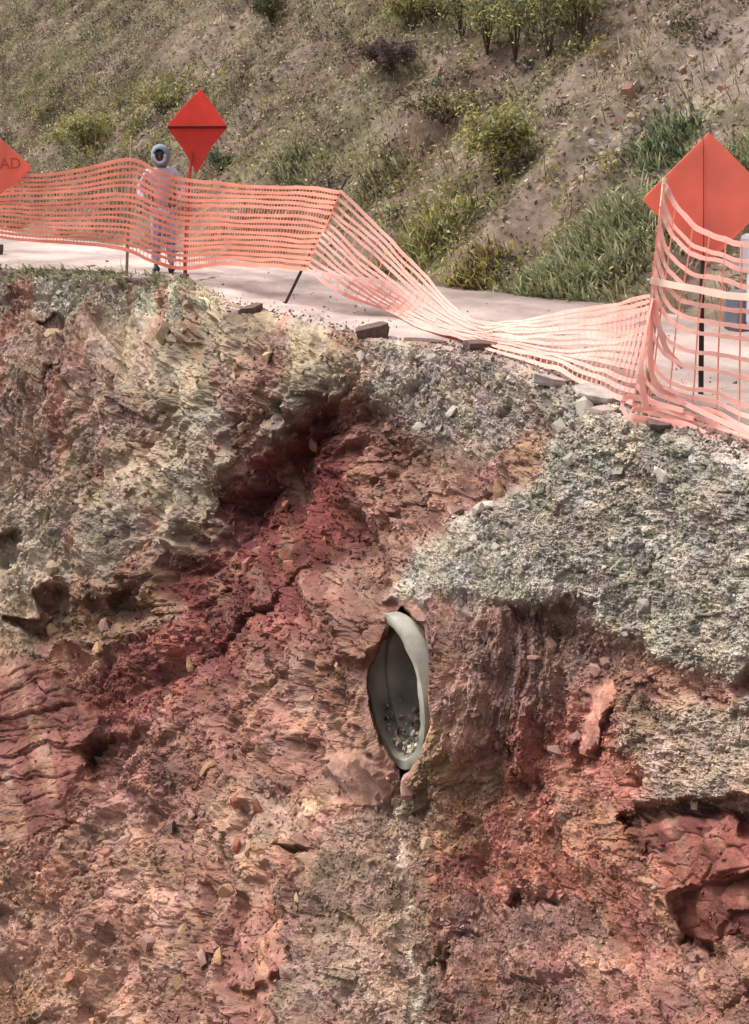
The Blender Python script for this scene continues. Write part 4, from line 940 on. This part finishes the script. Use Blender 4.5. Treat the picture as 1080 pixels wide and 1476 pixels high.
# ------------------------------------------------------------------ person behind the net
def person():
    b = ground(238, 393); root = empty('person', b, 0, 'person in a pale hooded jacket and light striped trousers standing behind the upright net', 'person')
    M_SKIN = plain('skin', (0.22, 0.13, 0.10), .6, .1, 10, 0); M_JK = plain('pale_jacket', (0.52, 0.43, 0.50), .85, .12, 12, .3)
    M_TR = plain('light_trousers', (0.46, 0.46, 0.60), .9, .12, 12, .3); M_HD = plain('grey_hood', (0.48, 0.52, 0.58), .85, .1, 12, .3)
    M_DK = plain('dark_cloth', (0.03, 0.04, 0.06), .8, .2, 15, .1); M_BL = plain('blue_stripe', (0.10, 0.12, 0.25), .85, .1, 12, 0)
    def skin(name, V_, E_, R_, mat, lv=2):
        me = bpy.data.meshes.new(name); me.from_pydata(V_, E_, []); me.update(); o = link(name, me, mat, root)
        md = o.modifiers.new('skin', 'SKIN'); md.use_smooth_shade = True
        for sv, r in zip(me.skin_vertices[0].data, R_): sv.radius = (r, r*0.85)
        me.skin_vertices[0].data[0].use_root = True
        s_ = o.modifiers.new('sub', 'SUBSURF'); s_.levels = lv; s_.render_levels = lv; return o
    # figure: head, neck, trunk, arms with hands, legs - one continuous surface
    V_ = [(0, 0, .95), (0, 0, 1.15), (0, 0, 1.38), (0, .01, 1.47), (0, 0, 1.56), (0, -.015, 1.66), (0, -.01, 1.73),
          (.18, 0, 1.40), (.32, -.01, 1.17), (.22, -.16, 0.98), (.17, -.24, .96), (-.18, 0, 1.40), (-.32, -.01, 1.16), (-.22, -.16, 1.0), (-.16, -.24, .99),
          (.09, 0, .90), (.10, -.02, .48), (.10, .02, .08), (.11, -.12, .03), (-.09, 0, .90), (-.11, .0, .48), (-.13, .03, .08), (-.15, -.10, .03)]
    E_ = [(0, 1), (1, 2), (2, 3), (3, 4), (4, 5), (5, 6), (2, 7), (7, 8), (8, 9), (9, 10), (2, 11), (11, 12), (12, 13), (13, 14), (0, 15), (15, 16), (16, 17), (17, 18), (0, 19), (19, 20), (20, 21), (21, 22)]
    R_ = [.14, .13, .15, .06, .085, .10, .06, .06, .045, .035, .04, .06, .045, .035, .04, .085, .06, .04, .04, .085, .06, .04, .04]
    skin('body', V_, E_, R_, M_SKIN)
    for hx, sx_ in ((.165, 1), (-.155, -1)):      # fingers
        for q in range(4):
            z = .985-.018*q; MB().tube([(hx-.005*sx_, -.27, z), (hx-.012*sx_, -.305, z-.008), (hx-.028*sx_, -.318+.004*q, z-.016)], [.010, .009, .007], 6).build('finger', M_SKIN, root, True)
        MB().tube([(hx-.02*sx_, -.245, .995), (hx-.045*sx_, -.275, .995), (hx-.05*sx_, -.295, .985)], [.012, .010, .008], 6).build('thumb', M_SKIN, root, True)
    skin('jacket', [(0, 0, .86), (0, 0, 1.12), (0, 0, 1.38), (0, 0, 1.48), (.19, 0, 1.41), (.33, -.01, 1.17), (.24, -.15, 1.0), (-.19, 0, 1.41), (-.33, -.01, 1.16), (-.24, -.15, 1.02)],
         [(0, 1), (1, 2), (2, 3), (2, 4), (4, 5), (5, 6), (2, 7), (7, 8), (8, 9)], [.17, .145, .165, .085, .08, .06, .05, .08, .06, .05], M_JK)
    skin('trousers', [(0, 0, .94), (.09, 0, .86), (.10, -.02, .48), (.10, .01, .12), (-.09, 0, .86), (-.11, 0, .48), (-.13, .02, .12)], [(0, 1), (1, 2), (2, 3), (0, 4), (4, 5), (5, 6)], [.15, .11, .085, .075, .11, .085, .075], M_TR)
    for x0 in (.10, -.12):
        for z in (.30, .42, .54): 
            pts = [(x0+.094*math.cos(w_), -.01+.084*math.sin(w_), z) for w_ in np.linspace(0, 2*math.pi, 17)]
            MB().tube(pts, .012, 5, False).build('stripe', M_BL, root, True)
        MB().tube([(x0, .06, .05), (x0, -.05, .05), (x0+.01, -.15, .035)], [.045, .05, .035], 8).build('boot', M_DK, root, True)
    # hood around the face
    vs = []; fs = []; n = 20; rows_ = [(-.100, .080), (-.095, .098), (-.06, .122), (0.0, .14), (.06, .122), (.11, .08), (.125, .02)]
    for y, r in rows_:
        for k in range(n): w_ = 2*math.pi*k/n; vs.append((r*.92*math.cos(w_), y, 1.645+r*1.08*math.sin(w_)))
    for i in range(len(rows_)-1):
        for k in range(n): fs.append((i*n+k, i*n+(k+1) % n, (i+1)*n+(k+1) % n, (i+1)*n+k))
    fs.append(tuple(range((len(rows_)-1)*n, len(rows_)*n)))
    M_HO = plain('dark_hood', (0.20, 0.25, 0.31), .9, .2, 12, .3)
    h_ = MB().add(vs, fs).build('hood', M_HO, root, True); sm = h_.modifiers.new('thick', 'SOLIDIFY'); sm.thickness = .012
    MB().tube([(.078*math.cos(w_), -.104, 1.640+.092*math.sin(w_)) for w_ in np.linspace(math.pi*.92, math.pi*2.08, 17)], .022, 8).build('scarf', M_HD, root, True)
    for x0 in (-.03, .03): MB().tube([(x0-.024, -.106, 1.665), (x0, -.114, 1.665), (x0+.024, -.106, 1.665)], [.012, .018, .012], 8).build('sunglass_lens', M_DK, root, True)
    MB().tube([(0, -.100, 1.668), (0, -.120, 1.635), (0, -.112, 1.622)], [.010, .016, .012], 7).build('nose', M_SKIN, root, True)
    MB().tube([(-.025, -.098, 1.595), (0, -.106, 1.592), (.025, -.098, 1.595)], [.004, .007, .004], 6).build('mouth', plain('lips', (.22, .08, .07), .6, .1, 5, 0), root, True)
    for x0 in (-.095, .095): MB().tube([(x0, 0, 1.69), (x0*1.08, .01, 1.66), (x0, 0, 1.62)], [.010, .016, .010], 6).build('ear', M_SKIN, root, True)
person()
